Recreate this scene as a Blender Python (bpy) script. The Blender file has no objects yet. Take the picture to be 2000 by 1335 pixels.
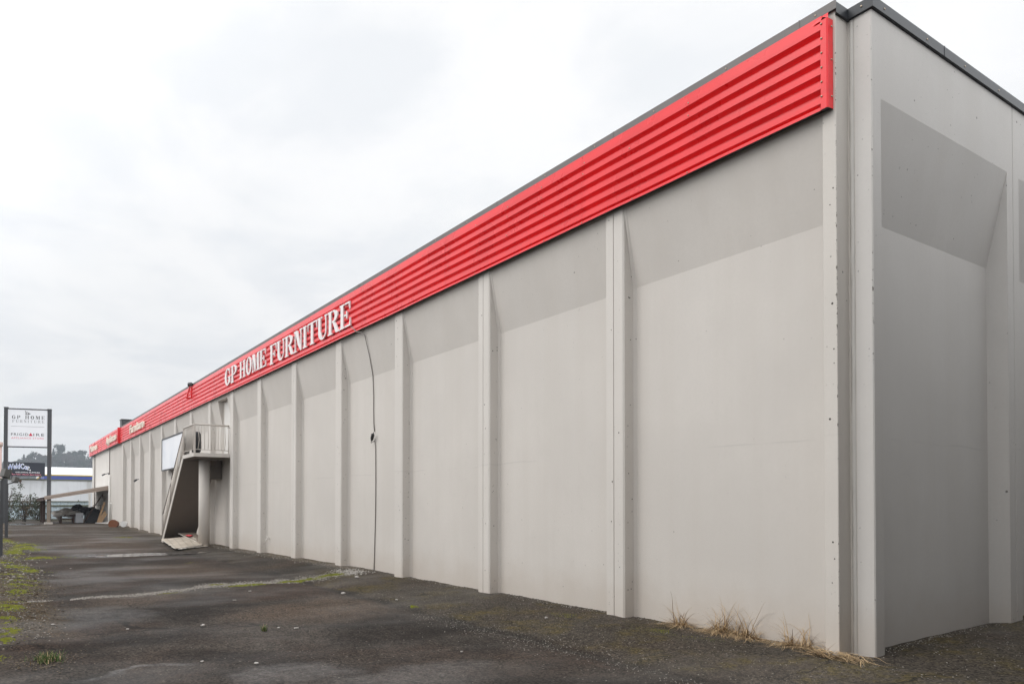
import bpy, math, random
from mathutils import Vector, Matrix, noise

random.seed(7)
S = bpy.context.scene
COL = S.collection
R = math.radians
rnd = random.random
def ru(a, b): return a + (b - a) * random.random()
def lerp(a, b, t): return a + (b - a) * t
def sstep(a, b, x):
    t = max(0.0, min(1.0, (x - a) / (b - a))); return t * t * (3 - 2 * t)
def interp(x, pts):
    if x <= pts[0][0]: return pts[0][1]
    for (a, va), (b, vb) in zip(pts, pts[1:]):
        if x <= b: return lerp(va, vb, (x - a) / (b - a))
    return pts[-1][1]

# ---------------------------------------------------------------- materials
class N:
    """small node-tree helper"""
    def __init__(self, name):
        self.m = bpy.data.materials.new(name); self.m.use_nodes = True
        self.t = self.m.node_tree; self.b = self.t.nodes['Principled BSDF']
        self.pos = self.n('ShaderNodeNewGeometry').outputs['Position']
    def n(self, typ, **kw):
        x = self.t.nodes.new(typ)
        for k, v in kw.items(): setattr(x, k, v)
        return x
    def link(self, a, b): self.t.links.new(a, b)
    def setv(self, sock, v):
        if hasattr(v, 'links'): self.link(v, sock)
        else: sock.default_value = v
    def math(self, op, a, b=None, clamp=False):
        x = self.n('ShaderNodeMath', operation=op, use_clamp=clamp)
        self.setv(x.inputs[0], a)
        if b is not None: self.setv(x.inputs[1], b)
        return x.outputs[0]
    def noise(self, scale, detail=3, rough=.55, vec=None, sc=None, dist=0.0):
        v = vec or self.pos
        if sc:
            mp = self.n('ShaderNodeMapping'); self.link(v, mp.inputs[0]); mp.inputs['Scale'].default_value = sc; v = mp.outputs[0]
        x = self.n('ShaderNodeTexNoise'); self.link(v, x.inputs['Vector'])
        x.inputs['Scale'].default_value = scale; x.inputs['Detail'].default_value = detail
        x.inputs['Roughness'].default_value = rough; x.inputs['Distortion'].default_value = dist
        return x.outputs['Fac']
    def voro(self, scale, feature='F1', sc=None):
        v = self.pos
        if sc:
            mp = self.n('ShaderNodeMapping'); self.link(v, mp.inputs[0]); mp.inputs['Scale'].default_value = sc; v = mp.outputs[0]
        x = self.n('ShaderNodeTexVoronoi', feature=feature); self.link(v, x.inputs['Vector']); x.inputs['Scale'].default_value = scale
        return x
    def ramp(self, f, a, b, lo=0.0, hi=1.0):
        x = self.n('ShaderNodeMapRange'); x.interpolation_type = 'SMOOTHSTEP'
        self.setv(x.inputs['Value'], f); x.inputs['From Min'].default_value = a; x.inputs['From Max'].default_value = b
        x.inputs['To Min'].default_value = lo; x.inputs['To Max'].default_value = hi
        return x.outputs['Result']
    def mix(self, f, a, b, mode='MIX'):
        x = self.n('ShaderNodeMix', data_type='RGBA', blend_type=mode)
        self.setv(x.inputs[0], f)
        for s, v in ((x.inputs[6], a), (x.inputs[7], b)):
            if hasattr(v, 'links'): self.link(v, s)
            else: s.default_value = (*v, 1) if len(v) == 3 else v
        return x.outputs[2]
    def xyz(self):
        x = self.n('ShaderNodeSeparateXYZ'); self.link(self.pos, x.inputs[0]); return x.outputs
    def bump(self, h, strength=.3, dist=.01, prev=None):
        x = self.n('ShaderNodeBump'); x.inputs['Strength'].default_value = strength; x.inputs['Distance'].default_value = dist
        self.link(h, x.inputs['Height'])
        if prev: self.link(prev, x.inputs['Normal'])
        return x.outputs[0]
    def done(self, col, rough=.7, metal=0.0, spec=.5, normal=None):
        self.setc(col); self.setv(self.b.inputs['Roughness'], rough)
        self.b.inputs['Metallic'].default_value = metal
        self.b.inputs['Specular IOR Level'].default_value = spec
        if normal: self.link(normal, self.b.inputs['Normal'])
        return self.m
    def setc(self, col):
        if hasattr(col, 'links'): self.link(col, self.b.inputs['Base Color'])
        else: self.b.inputs['Base Color'].default_value = (*col, 1)

def plain(name, col, rough=.6, metal=0.0, var=.12, scale=6.0, spec=.4):
    k = N(name)
    f = k.noise(scale, 4)
    a = tuple(c * (1 - var) for c in col); b = tuple(min(1, c * (1 + var)) for c in col)
    c = k.mix(f, a, b)
    return k.done(c, rough, metal, spec, k.bump(k.noise(scale * 9, 2), .08, .004))

def concrete(name, base, pits=.72, edges=False, pitscale=7.0):
    k = N(name)
    big = k.noise(.42, 4, .6)
    streak = k.noise(1.0, 4, .6, sc=(2.6, 2.6, .16))
    fine = k.noise(26, 3, .6)
    z = k.xyz()
    c = k.mix(k.ramp(big, .3, .7), tuple(b * .95 for b in base), tuple(b * 1.03 for b in base))
    c = k.mix(k.ramp(k.noise(2.7, 5, .65), .5, .8, 0, .35), c, tuple(b * .92 for b in base))
    c = k.mix(k.ramp(streak, .35, .75, 0, .35), c, tuple(b * p for b, p in zip(base, (.90, .885, .865))))
    c = k.mix(k.ramp(fine, .3, .75, 0, .2), c, tuple(b * .86 for b in base))
    # splash soiling just above the ground
    soil = k.math('MULTIPLY', k.ramp(k.math('ADD', z[2], k.math('MULTIPLY', k.noise(2.2, 4), -.7)), -.35, .42, 1, 0), .38)
    c = k.mix(soil, c, (base[0] * .74, base[1] * .66, base[2] * .585))
    # faint pour line
    wob = k.math('MULTIPLY', k.noise(.7, 2), .12)
    d = k.math('ABSOLUTE', k.math('SUBTRACT', k.math('ADD', z[2], wob), 2.42))
    c = k.mix(k.math('MULTIPLY', k.ramp(d, .004, .016, 1, 0), k.ramp(k.noise(.8, 2), .42, .6, 0, .22)), c, tuple(b * .6 for b in base))
    # air holes
    v = k.voro(pitscale)
    cr = k.n('ShaderNodeSeparateColor'); k.link(v.outputs['Color'], cr.inputs[0])
    on = k.math('GREATER_THAN', cr.outputs[0], pits)
    size = k.math('MULTIPLY', cr.outputs[1], .11)
    hole = k.math('MULTIPLY', on, k.math('LESS_THAN', v.outputs['Distance'], size))
    clus = k.ramp(k.noise(.9, 3), .47, .6)
    hole = k.math('MULTIPLY', hole, clus)
    v3 = k.voro(pitscale * 2.9); cr3 = k.n('ShaderNodeSeparateColor'); k.link(v3.outputs['Color'], cr3.inputs[0])
    small = k.math('MULTIPLY', k.math('GREATER_THAN', cr3.outputs[0], .5 + pits * .55), k.math('LESS_THAN', v3.outputs['Distance'], k.math('MULTIPLY', cr3.outputs[1], .16)))
    hole = k.math('MAXIMUM', hole, k.math('MULTIPLY', small, k.ramp(k.noise(.7, 3), .38, .6)))
    c = k.mix(k.math('MULTIPLY', hole, .75), c, (.06, .055, .05))
    if edges:
        # chipped arrises of the two corner edges
        def edge(ex, ey):
            a = k.math('ABSOLUTE', k.math('SUBTRACT', z[0], ex)); b = k.math('ABSOLUTE', k.math('SUBTRACT', z[1], ey))
            near = k.math('MAXIMUM', a, b)
            jag = k.math('MULTIPLY', k.ramp(k.noise(19, 4, .75), .47, .75), .026)
            return k.math('LESS_THAN', near, k.math('MULTIPLY', jag, k.ramp(k.noise(.9, 3), .40, .60)))
        e = k.math('MAXIMUM', edge(-.185, 0.0), edge(.094, .218))
        c = k.mix(k.math('MULTIPLY', e, .8), c, (.075, .066, .056))
    h = k.math('ADD', k.math('MULTIPLY', fine, .35), k.math('MULTIPLY', hole, -1.5))
    nb = k.bump(h, .35, .004)
    nb = k.bump(k.noise(1.3, 3), .25, .02, nb)
    return k.done(c, .82, 0, .25, nb)

M = {}
M['conc'] = concrete('painted_concrete', (.570, .537, .499), .80)
M['conc_rib'] = concrete('painted_concrete_rib', (.605, .573, .535), .62, False, 9.0)
M['conc_edge'] = concrete('painted_concrete_corner', (.60, .565, .522), .35, True, 9.0)
M['conc_end'] = concrete('painted_concrete_end', (.570, .550, .526), .35, True, 6.0)
M['stair'] = concrete('stair_concrete', (.565, .53, .49), .7)
M['soffit'] = concrete('dark_underside_concrete', (.17, .145, .125), .7)  # darker tone for the stair undersides and the haunch
M['hole'] = plain('bolt_hole', (.07, .062, .055), .95, 0, .3, 30)
M['sealant'] = concrete('cracked_sealant', (.56, .54, .51), .3, False, 16.0)

def red_metal(name, base, spec=.5):
    k = N(name)
    f = k.noise(.8, 4); g = k.noise(30, 3); dirt = k.noise(1.0, 5, .65, sc=(.5, 1, 6))
    c = k.mix(k.ramp(f, .3, .7), tuple(b * .93 for b in base), tuple(min(1, b * 1.07) for b in base))
    x = k.xyz()
    sky_pink = k.ramp(x[0], -34, -3, .55, 0)            # sky reflection painted in: pinker further along the wall
    c = k.mix(k.math('MULTIPLY', sky_pink, k.ramp(f, .2, .8, .5, 1)), c, (.92, .20, .215))
    c = k.mix(k.ramp(dirt, .55, .8, 0, .22), c, (.28, .07, .07))
    return k.done(c, k.ramp(f, .2, .8, .24, .34), 0, spec, k.bump(k.noise(2.5, 3), .2, .01))
M['red'] = red_metal('red_fascia_paint', (.79, .029, .036), .38)
M['red2'] = plain('red_trim_paint', (.66, .022, .026), .35, 0, .08, 3)
M['screw'] = plain('screw_head', (.42, .34, .26), .4, .6, .15, 40)
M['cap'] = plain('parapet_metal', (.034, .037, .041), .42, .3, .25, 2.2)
M['cap_light'] = plain('parapet_metal_lit', (.13, .122, .118), .5, .2, .25, 2.2)  # lighter copy for the long cap, its stronger light put into the colour
M['roofing'] = plain('roofing_felt', (.09, .09, .095), .9, 0, .2, 1.5)
M['letter'] = plain('white_letter_plastic', (.76, .75, .74), .4, 0, .04, 3)
M['cream'] = plain('cream_letter_plastic', (.80, .74, .62), .45, 0, .06, 3)
M['rail'] = plain('painted_rail_steel', (.50, .46, .415), .5, .1, .12, 8)
M['rail_dark'] = plain('weathered_handrail_steel', (.17, .145, .13), .55, .2, .25, 8)
M['darkmetal'] = plain('dark_metal', (.060, .062, .066), .5, .3, .2, 5)
M['blackstuff'] = plain('black_plastic_and_gap_shade', (.018, .018, .02), .5, 0, .3, 5)
M['lamp'] = plain('floodlight_housing', (.085, .084, .078), .55, .2, .15, 6)
M['door'] = plain('door_paint', (.62, .60, .57), .55, 0, .05, 3)
M['glassgrey'] = plain('smoky_panel', (.25, .225, .20), .35, 0, .25, 3)
M['pvc'] = plain('white_pvc', (.72, .70, .66), .4, 0, .08, 6)
M['white'] = plain('white_sign_face', (.80, .82, .85), .3, 0, .03, 1.5)
M['ink'] = plain('sign_ink', (.06, .06, .065), .5, 0, .05, 4)
M['inkgrey'] = plain('sign_grey_ink', (.33, .33, .35), .5, 0, .05, 4)
M['inkpink'] = plain('sign_pink_ink', (.72, .20, .26), .5, 0, .05, 4)
M['inkred'] = plain('sign_red_ink', (.55, .02, .06), .5, 0, .05, 4)
M['navy'] = plain('billboard_navy', (.012, .016, .028), .4, 0, .2, 2)
M['billwhite'] = plain('billboard_white', (.82, .83, .86), .4, 0, .03, 2)
M['billblue'] = plain('billboard_blue', (.07, .17, .55), .4, 0, .1, 2)
M['billpink'] = plain('billboard_pink', (.78, .26, .32), .4, 0, .1, 2)
M['terracotta'] = plain('rusty_terracotta', (.19, .075, .038), .9, 0, .3, 18)
M['wood_grey'] = plain('weathered_wood', (.25, .205, .165), .85, 0, .3, 5)
M['wood_brown'] = plain('dark_brown_wood', (.055, .028, .020), .8, 0, .35, 6)
M['wood_new'] = plain('raw_lumber', (.46, .30, .17), .75, 0, .2, 7)
M['fascia_wood'] = plain('painted_fascia_board', (.40, .325, .275), .7, 0, .18, 4)
M['tarp'] = plain('grey_tarp', (.30, .28, .255), .6, 0, .35, 5)
M['tarp_dark'] = plain('black_tarp', (.02, .02, .022), .45, 0, .4, 5)
M['cabinet'] = plain('white_cabinet_paint', (.55, .57, .60), .45, 0, .1, 3)
M['rust'] = plain('rusty_steel', (.10, .055, .035), .8, .2, .3, 9)
M['cable'] = plain('galvanised_conduit', (.22, .205, .19), .45, .5, .25, 20)
M['bark'] = plain('bark', (.065, .052, .042), .95, 0, .3, 12)
M['straw'] = plain('dry_straw', (.48, .345, .195), .8, 0, .35, 15)
M['straw_dark'] = plain('dead_grass_brown', (.16, .105, .060), .85, 0, .35, 15)
M['green'] = plain('green_grass', (.055, .10, .018), .7, 0, .3, 12)
M['stone'] = plain('pale_gravel', (.24, .22, .195), .85, 0, .45, 30)
M['stonedark'] = plain('grey_gravel', (.085, .077, .066), .9, 0, .4, 30)
M['leaf'] = plain('bramble_leaf', (.050, .062, .030), .6, 0, .45, 3)
M['leaf_brown'] = plain('withered_leaf', (.125, .095, .060), .8, 0, .4, 3)
M['needle'] = plain('conifer_foliage', (.030, .047, .038), .8, 0, .5, .4)
M['twig'] = plain('bare_winter_crown', (.062, .062, .060), .9, 0, .45, .4)
M['hill'] = plain('hill_ground', (.03, .031, .027), .95, 0, .3, .05)
M['palepole'] = plain('pale_pink_pole', (.52, .38, .34), .7, 0, .1, 2)
M['blue'] = plain('blue_cladding', (.045, .075, .30), .45, 0, .1, 2)
M['yellow'] = plain('yellow_trim', (.70, .52, .06), .5, 0, .05, 2)
M['roofwhite'] = plain('white_metal_roof', (.82, .83, .85), .35, 0, .03, .5)
M['neighbour'] = plain('neighbour_block_wall', (.045, .04, .036), .9, 0, .2, 1.2)
M['ply'] = plain('weathered_plywood', (.43, .375, .31), .85, 0, .22, 3.5)
def siding():
    k = N('old_board_face'); x = k.xyz()
    c = k.mix(k.ramp(k.noise(3, 4), .3, .7), (.33, .28, .225), (.50, .445, .37))
    seam = k.ramp(k.math('ABSOLUTE', k.math('SUBTRACT', k.math('FRACT', k.math('MULTIPLY', k.math('ADD', x[1], k.math('MULTIPLY', x[0], .12)), 4.2)), .5)), .02, .07, 1, 0)
    c = k.mix(k.math('MULTIPLY', seam, .6), c, (.14, .12, .10))
    c = k.mix(k.ramp(k.noise(1.5, 5, .7), .5, .75, 0, .6), c, (.24, .205, .165))
    return k.done(c, .85, 0, .3)
M['siding'] = siding()
M['ply_edge'] = plain('plywood_edge', (.66, .62, .56), .85, 0, .2, 6)
M['redcloth'] = plain('red_rag', (.5, .05, .06), .8, 0, .2, 6)
M['plywhite'] = plain('white_pebble', (.33, .31, .285), .8, 0, .25, 20)

def moss_mat():
    k = N('moss')
    c = k.mix(k.ramp(k.noise(9, 3), .3, .7), (.155, .168, .012), (.078, .084, .014))
    c = k.mix(k.ramp(k.noise(1.6, 3), .45, .7, 0, .6), c, (.13, .105, .03))
    return k.done(c, .9, 0, .2)
M['moss'] = moss_mat()

def board_mat():
    k = N('white_board_face')
    c = k.mix(k.ramp(k.noise(.5, 3), .35, .7), (.80, .81, .84), (.70, .73, .79))
    c = k.mix(k.ramp(k.noise(1.2, 4), .6, .75, 0, .5), c, (.88, .88, .88))
    return k.done(c, .25, 0, .5)
M['boardface'] = board_mat()

def stained_white():
    k = N('stained_white_wall')
    st = k.noise(1.0, 5, .65, sc=(.3, .9, .10)); b = k.noise(.25, 3)
    x = k.xyz()
    c = k.mix(k.ramp(b, .3, .7), (.62, .64, .66), (.74, .76, .78))
    up = k.ramp(x[2], 2.4, 4.7, .15, .9)
    c = k.mix(k.math('MULTIPLY', k.ramp(st, .5, .72), up), c, (.36, .355, .34))
    seam = k.ramp(k.math('ABSOLUTE', k.math('SUBTRACT', k.math('FRACT', k.math('MULTIPLY', x[1], .41)), .5)), .006, .014, 1, 0)
    c = k.mix(k.math('MULTIPLY', seam, .25), c, (.4, .4, .4))
    return k.done(c, .6, 0, .3)
M['stainwhite'] = stained_white()

def fence_mat():
    k = N('blue_grey_fence_sheet')
    x = k.xyz()
    c = k.mix(k.ramp(k.noise(.7, 4), .3, .7), (.56, .68, .75), (.66, .76, .81))
    c = k.mix(k.ramp(k.math('ADD', x[2], k.math('MULTIPLY', k.noise(2.5, 4), .5)), .75, .45, 0, .6), c, (.10, .11, .07))
    return k.done(c, .5, 0, .4)
M['fence'] = fence_mat()
M['fence_rail'] = plain('mossy_fence_rail', (.13, .14, .085), .9, 0, .35, 3)

def asphalt():
    k = N('old_asphalt')
    x = k.xyz()
    n1 = k.noise(.55, 5, .6); n2 = k.noise(.23, 4, .6, dist=.6); n3 = k.noise(3.5, 4, .6)
    strt = k.noise(.9, 4, .6, sc=(1.6, .35, 1))
    c = k.mix(k.ramp(n1, .3, .7), (.017, .0155, .0145), (.062, .056, .051))
    c = k.mix(k.ramp(n2, .42, .60, 0, .8), c, (.046, .032, .025))
    c = k.mix(k.ramp(strt, .5, .72, 0, .5), c, (.075, .068, .061))
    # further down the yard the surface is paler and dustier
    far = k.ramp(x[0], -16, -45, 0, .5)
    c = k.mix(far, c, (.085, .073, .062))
    c = k.mix(k.ramp(n3, .35, .75, 0, .4), c, (.022, .020, .0185))
    # the bermed strip along the wall: coarser, mossy
    wv = k.math('MULTIPLY', k.math('SUBTRACT', k.noise(.8, 3), .5), .55)
    yy = k.math('ADD', x[1], wv)
    berm = k.ramp(yy, -1.82, -1.66, 0, 1)
    bermx = k.ramp(x[0], -13.5, -11.5, .25, 1)
    berm = k.math('MULTIPLY', berm, bermx)
    c = k.mix(k.math('MULTIPLY', berm, .55), c, (.062, .056, .047))
    olive = k.math('MULTIPLY', k.math('MULTIPLY', berm, k.ramp(k.noise(.9, 4, .65), .46, .62)), k.ramp(k.noise(7, 4, .7), .38, .62, .15, .85))
    c = k.mix(k.math('MULTIPLY', olive, .75), c, (.085, .068, .014))
    line = k.math('MULTIPLY', k.ramp(k.math('ABSOLUTE', k.math('ADD', yy, 1.86)), .02, .22, 1, 0), bermx)
    c = k.mix(k.math('MULTIPLY', line, .6), c, (.024, .023, .021))
    # gravelly weathered strip against the wall further along
    strip = k.math('MULTIPLY', k.ramp(k.math('ADD', x[1], k.math('MULTIPLY', k.noise(1.3, 4), -.5)), -.75, -.35), k.ramp(x[0], -11.5, -13.5))
    c = k.mix(k.math('MULTIPLY', strip, .7), c, (.125, .11, .09))
    # dirt verge beside the sign posts
    vy = k.math('ADD', x[1], k.math('MULTIPLY', k.math('SUBTRACT', k.noise(.7, 4, .65), .5), 1.3))
    edge = k.ramp(vy, -6.35, -6.75)
    vx = k.math('MULTIPLY', k.ramp(x[0], -6.0, -7.5), edge)
    c = k.mix(k.math('MULTIPLY', vx, .85), c, (.060, .044, .025))
    # wet skin
    wet = k.ramp(k.noise(.33, 4, .55, sc=(1, .8, 1)), .42, .66)
    # stains and damp places with a shape of their own
    wob3 = k.n('ShaderNodeTexNoise'); k.link(k.pos, wob3.inputs['Vector']); wob3.inputs['Scale'].default_value = 1.1; wob3.inputs['Detail'].default_value = 4
    wp = k.n('ShaderNodeVectorMath', operation='MULTIPLY_ADD'); k.link(wob3.outputs['Color'], wp.inputs[0]); wp.inputs[1].default_value = (1.5, 1.5, 0); k.link(k.pos, wp.inputs[2])
    ws = k.n('ShaderNodeSeparateXYZ'); k.link(wp.outputs[0], ws.inputs[0])
    def spots(lst):
        out = None
        for cx, cy, rx, ry, st in lst:
            dx = k.math('DIVIDE', k.math('SUBTRACT', ws.outputs[0], cx + .75), rx); dy = k.math('DIVIDE', k.math('SUBTRACT', ws.outputs[1], cy + .75), ry)
            d = k.math('ADD', k.math('MULTIPLY', dx, dx), k.math('MULTIPLY', dy, dy))
            m = k.ramp(d, .0, 1.25, st, 0)
            out = m if out is None else k.math('MAXIMUM', out, m)
        return out
    brown = spots([(-7.2, -3.2, 1.3, 1.5, 1), (-10.4, -5.2, 1.2, .9, .7), (-7.9, -2.3, .9, .6, .8), (-16, -3.5, 3.5, 1.2, .6), (-30, -3.5, 8, 2.0, .7)])
    dark = spots([(-7.9, -5.0, .9, .7, 1), (-4.5, -3.1, .7, .9, .9), (-4.4, -5.6, .45, .6, .9), (-5.9, -6.3, .6, .7, .8), (-9.6, -4.4, .8, .8, .8), (-5.6, -2.6, .9, .5, .7), (-12.9, -4.2, 1.0, 1.4, .6), (-20, -3.6, 2.0, 1.8, .7)])
    damp = spots([(-3.1, -5.0, .8, .8, 1), (-2.2, -4.0, .8, 1.0, 1), (-8.4, -6.1, 1.4, .8, .6), (-23.5, -4.6, 1.6, 1.2, 1), (-4.0, -6.2, .13, .7, 1), (-16, -5.6, 2, .7, .7)])
    mott = k.ramp(k.noise(9, 4, .7), .3, .7, .55, 1)
    c = k.mix(k.math('MULTIPLY', k.math('MULTIPLY', brown, .8), mott), c, (.090, .068, .052))
    c = k.mix(k.math('MULTIPLY', k.math('MULTIPLY', dark, .95), mott), c, (.012, .010, .009))
    c = k.mix(k.math('MULTIPLY', damp, .35), c, (.05, .05, .052))
    c = k.mix(k.ramp(k.noise(14, 4, .7), .45, .75, 0, .45), c, (.020, .018, .0165))
    # aggregate
    v = k.voro(52); cr = k.n('ShaderNodeSeparateColor'); k.link(v.outputs['Color'], cr.inputs[0])
    c = k.mix(1.0, c, k.mix(cr.outputs[0], (.3, .3, .3), (1.95, 1.92, 1.88)), 'MULTIPLY')
    v2 = k.voro(34); cr2 = k.n('ShaderNodeSeparateColor'); k.link(v2.outputs['Color'], cr2.inputs[0])
    spk = k.math('MULTIPLY', k.math('GREATER_THAN', cr2.outputs[0], k.math('SUBTRACT', .968, k.math('MULTIPLY', berm, .05))), k.math('LESS_THAN', v2.outputs['Distance'], k.math('MULTIPLY', cr2.outputs[1], .42)))
    c = k.mix(k.math('MULTIPLY', spk, .75), c, (.26, .245, .22))
    rough = k.math('SUBTRACT', .95, k.math('MAXIMUM', k.math('MULTIPLY', wet, .40), k.math('MULTIPLY', k.math('MULTIPLY', damp, .50), k.ramp(k.noise(6, 5, .75), .32, .66, .25, 1))))
    h = k.math('ADD', k.math('MULTIPLY', v.outputs['Distance'], .7), k.math('MULTIPLY', k.noise(40, 3), .6))
    nb = k.bump(h, .65, .007)
    nb = k.bump(k.noise(5, 4), .35, .03, nb)
    cv = k.n('ShaderNodeTexVoronoi', feature='DISTANCE_TO_EDGE'); cv.inputs['Scale'].default_value = .55
    wn = k.n('ShaderNodeTexNoise'); k.link(k.pos, wn.inputs['Vector']); wn.inputs['Scale'].default_value = 1.6; wn.inputs['Detail'].default_value = 5
    wm = k.n('ShaderNodeVectorMath', operation='MULTIPLY_ADD'); k.link(wn.outputs['Color'], wm.inputs[0]); wm.inputs[1].default_value = (.9, .9, 0); k.link(k.pos, wm.inputs[2]); k.link(wm.outputs[0], cv.inputs['Vector'])
    crk = k.math('MULTIPLY', k.ramp(cv.outputs['Distance'], .003, .011, 1, 0), k.ramp(k.noise(.45, 3), .47, .56))
    c = k.mix(k.math('MULTIPLY', crk, .8), c, (.010, .009, .008))
    c = k.mix(1.0, c, (.85, .80, .745), 'MULTIPLY')
    k.link(k.math('ADD', .14, k.math('MULTIPLY', k.math('MAXIMUM', damp, k.math('MULTIPLY', wet, .45)), .34)), k.b.inputs['Specular IOR Level'])
    m_ = k.done(c, rough, 0, .2, nb)
    return m_
M['asphalt'] = asphalt()

def water():
    k = N('shallow_puddle')
    c = k.mix(k.ramp(k.noise(3, 3), .35, .7), (.05, .048, .047), (.085, .08, .075))
    return k.done(c, k.ramp(k.noise(1.2, 3), .4, .7, .10, .32), 0, .5, k.bump(k.noise(30, 2), .06, .004))
M['water'] = water()

# ---------------------------------------------------------------- mesh builder
class MB:
    def __init__(self): self.v = []; self.f = []; self.mi = []; self.sm = []
    def add(self, vs, fs, mi=0, smooth=False):
        o = len(self.v); self.v += [tuple(p) for p in vs]
        for f in fs:
            self.f.append([o + i for i in f]); self.mi.append(mi); self.sm.append(smooth)
        return self
    def quad(self, a, b, c, d, mi=0): return self.add([a, b, c, d], [(0, 1, 2, 3)], mi)
    def poly(self, pts, mi=0): return self.add(pts, [tuple(range(len(pts)))], mi)
    def box(self, x0, x1, y0, y1, z0, z1, mi=0):
        vs = [(x, y, z) for z in (z0, z1) for y in (y0, y1) for x in (x0, x1)]
        return self.add(vs, [(0, 2, 3, 1), (4, 5, 7, 6), (0, 1, 5, 4), (2, 6, 7, 3), (1, 3, 7, 5), (0, 4, 6, 2)], mi)
    def obox(self, c, ax, ay, az, mi=0):
        """box from centre and three half-axis vectors"""
        c, ax, ay, az = map(Vector, (c, ax, ay, az))
        vs = [c + ax * i + ay * j + az * k for k in (-1, 1) for j in (-1, 1) for i in (-1, 1)]
        return self.add(vs, [(0, 2, 3, 1), (4, 5, 7, 6), (0, 1, 5, 4), (2, 6, 7, 3), (1, 3, 7, 5), (0, 4, 6, 2)], mi)
    def beam(self, a, b, w, h, mi=0, up=(0, 0, 1)):
        a, b = Vector(a), Vector(b); d = (b - a); L = d.length; d.normalize()
        s = d.cross(Vector(up))
        if s.length < 1e-4: s = d.cross(Vector((1, 0, 0)))
        s.normalize(); u = s.cross(d)
        return self.obox((a + b) / 2, d * (L / 2), s * (w / 2), u * (h / 2), mi)
    def tube(self, pts, r, n=8, mi=0, cap=True):
        pts = [Vector(p) for p in pts]; rs = r if isinstance(r, (list, tuple)) else [r] * len(pts)
        rings = []; prev = None
        for i, p in enumerate(pts):
            d = (pts[min(i + 1, len(pts) - 1)] - pts[max(i - 1, 0)]).normalized()
            s = prev - d * prev.dot(d) if prev is not None else d.cross(Vector((0, 0, 1)))
            if s.length < 1e-4: s = d.cross(Vector((1, 0, 0)))
            s.normalize(); prev = s; u = d.cross(s)
            rings.append([p + (s * math.cos(2 * math.pi * k / n) + u * math.sin(2 * math.pi * k / n)) * rs[i] for k in range(n)])
        vs = [q for ring in rings for q in ring]; fs = []
        for i in range(len(pts) - 1):
            for k in range(n):
                k2 = (k + 1) % n; fs.append((i * n + k, i * n + k2, (i + 1) * n + k2, (i + 1) * n + k))
        self.add(vs, fs, mi, True)
        if cap:
            self.add(rings[0], [tuple(range(n))[::-1]], mi); self.add(rings[-1], [tuple(range(n))], mi)
        return self
    def prism(self, prof, fn0, fn1, mi=0, caps=True):
        """closed profile (list of 2d) extruded between two maps 2d->3d"""
        n = len(prof); a = [fn0(p) for p in prof]; b = [fn1(p) for p in prof]
        self.add(a + b, [(i, (i + 1) % n, n + (i + 1) % n, n + i) for i in range(n)], mi)
        if caps: self.add(a, [tuple(range(n))[::-1]], mi); self.add(b, [tuple(range(n))], mi)
        return self
    def sheet(self, prof, fn0, fn1, mi=0):
        n = len(prof); a = [fn0(p) for p in prof]; b = [fn1(p) for p in prof]
        return self.add(a + b, [(i, i + 1, n + i + 1, n + i) for i in range(n - 1)], mi)
    def blob(self, c, r, seed=0, amp=.25, nu=10, nv=7, mi=0, squash=1.0):
        """irregular rounded lump"""
        c = Vector(c); rx, ry, rz = r if isinstance(r, tuple) else (r, r, r); vs = []
        for j in range(nv + 1):
            th = math.pi * j / nv
            for i in range(nu):
                ph = 2 * math.pi * i / nu
                d = Vector((math.sin(th) * math.cos(ph), math.sin(th) * math.sin(ph), math.cos(th)))
                q = 1 + amp * noise.noise(d * 1.7 + Vector((seed * 3.1, seed * 1.7, seed)))* 1.6
                vs.append(c + Vector((d.x * rx, d.y * ry, d.z * rz)) * q)
        fs = []
        for j in range(nv):
            for i in range(nu):
                i2 = (i + 1) % nu; fs.append((j * nu + i, (j + 1) * nu + i, (j + 1) * nu + i2, j * nu + i2))
        return self.add(vs, fs, mi, True)
    def build(self, name, mats, parent=None, fix=True):
        me = bpy.data.meshes.new(name); me.from_pydata(self.v, [], self.f)
        for m in (mats if isinstance(mats, (list, tuple)) else [mats]): me.materials.append(M[m])
        me.polygons.foreach_set('material_index', self.mi); me.polygons.foreach_set('use_smooth', self.sm)
        me.update()
        import bmesh
        if fix and len(self.f) < 4000:
            bm = bmesh.new(); bm.from_mesh(me); bmesh.ops.remove_doubles(bm, verts=bm.verts, dist=1e-5)
            bmesh.ops.recalc_face_normals(bm, faces=bm.faces); bm.to_mesh(me); bm.free()
        o = bpy.data.objects.new(name, me); COL.objects.link(o)
        if parent:
            o.parent = parent
            o.location = -Vector(parent['w'])          # vertices are in world coordinates
        o['w'] = (0.0, 0.0, 0.0)
        return o

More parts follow.
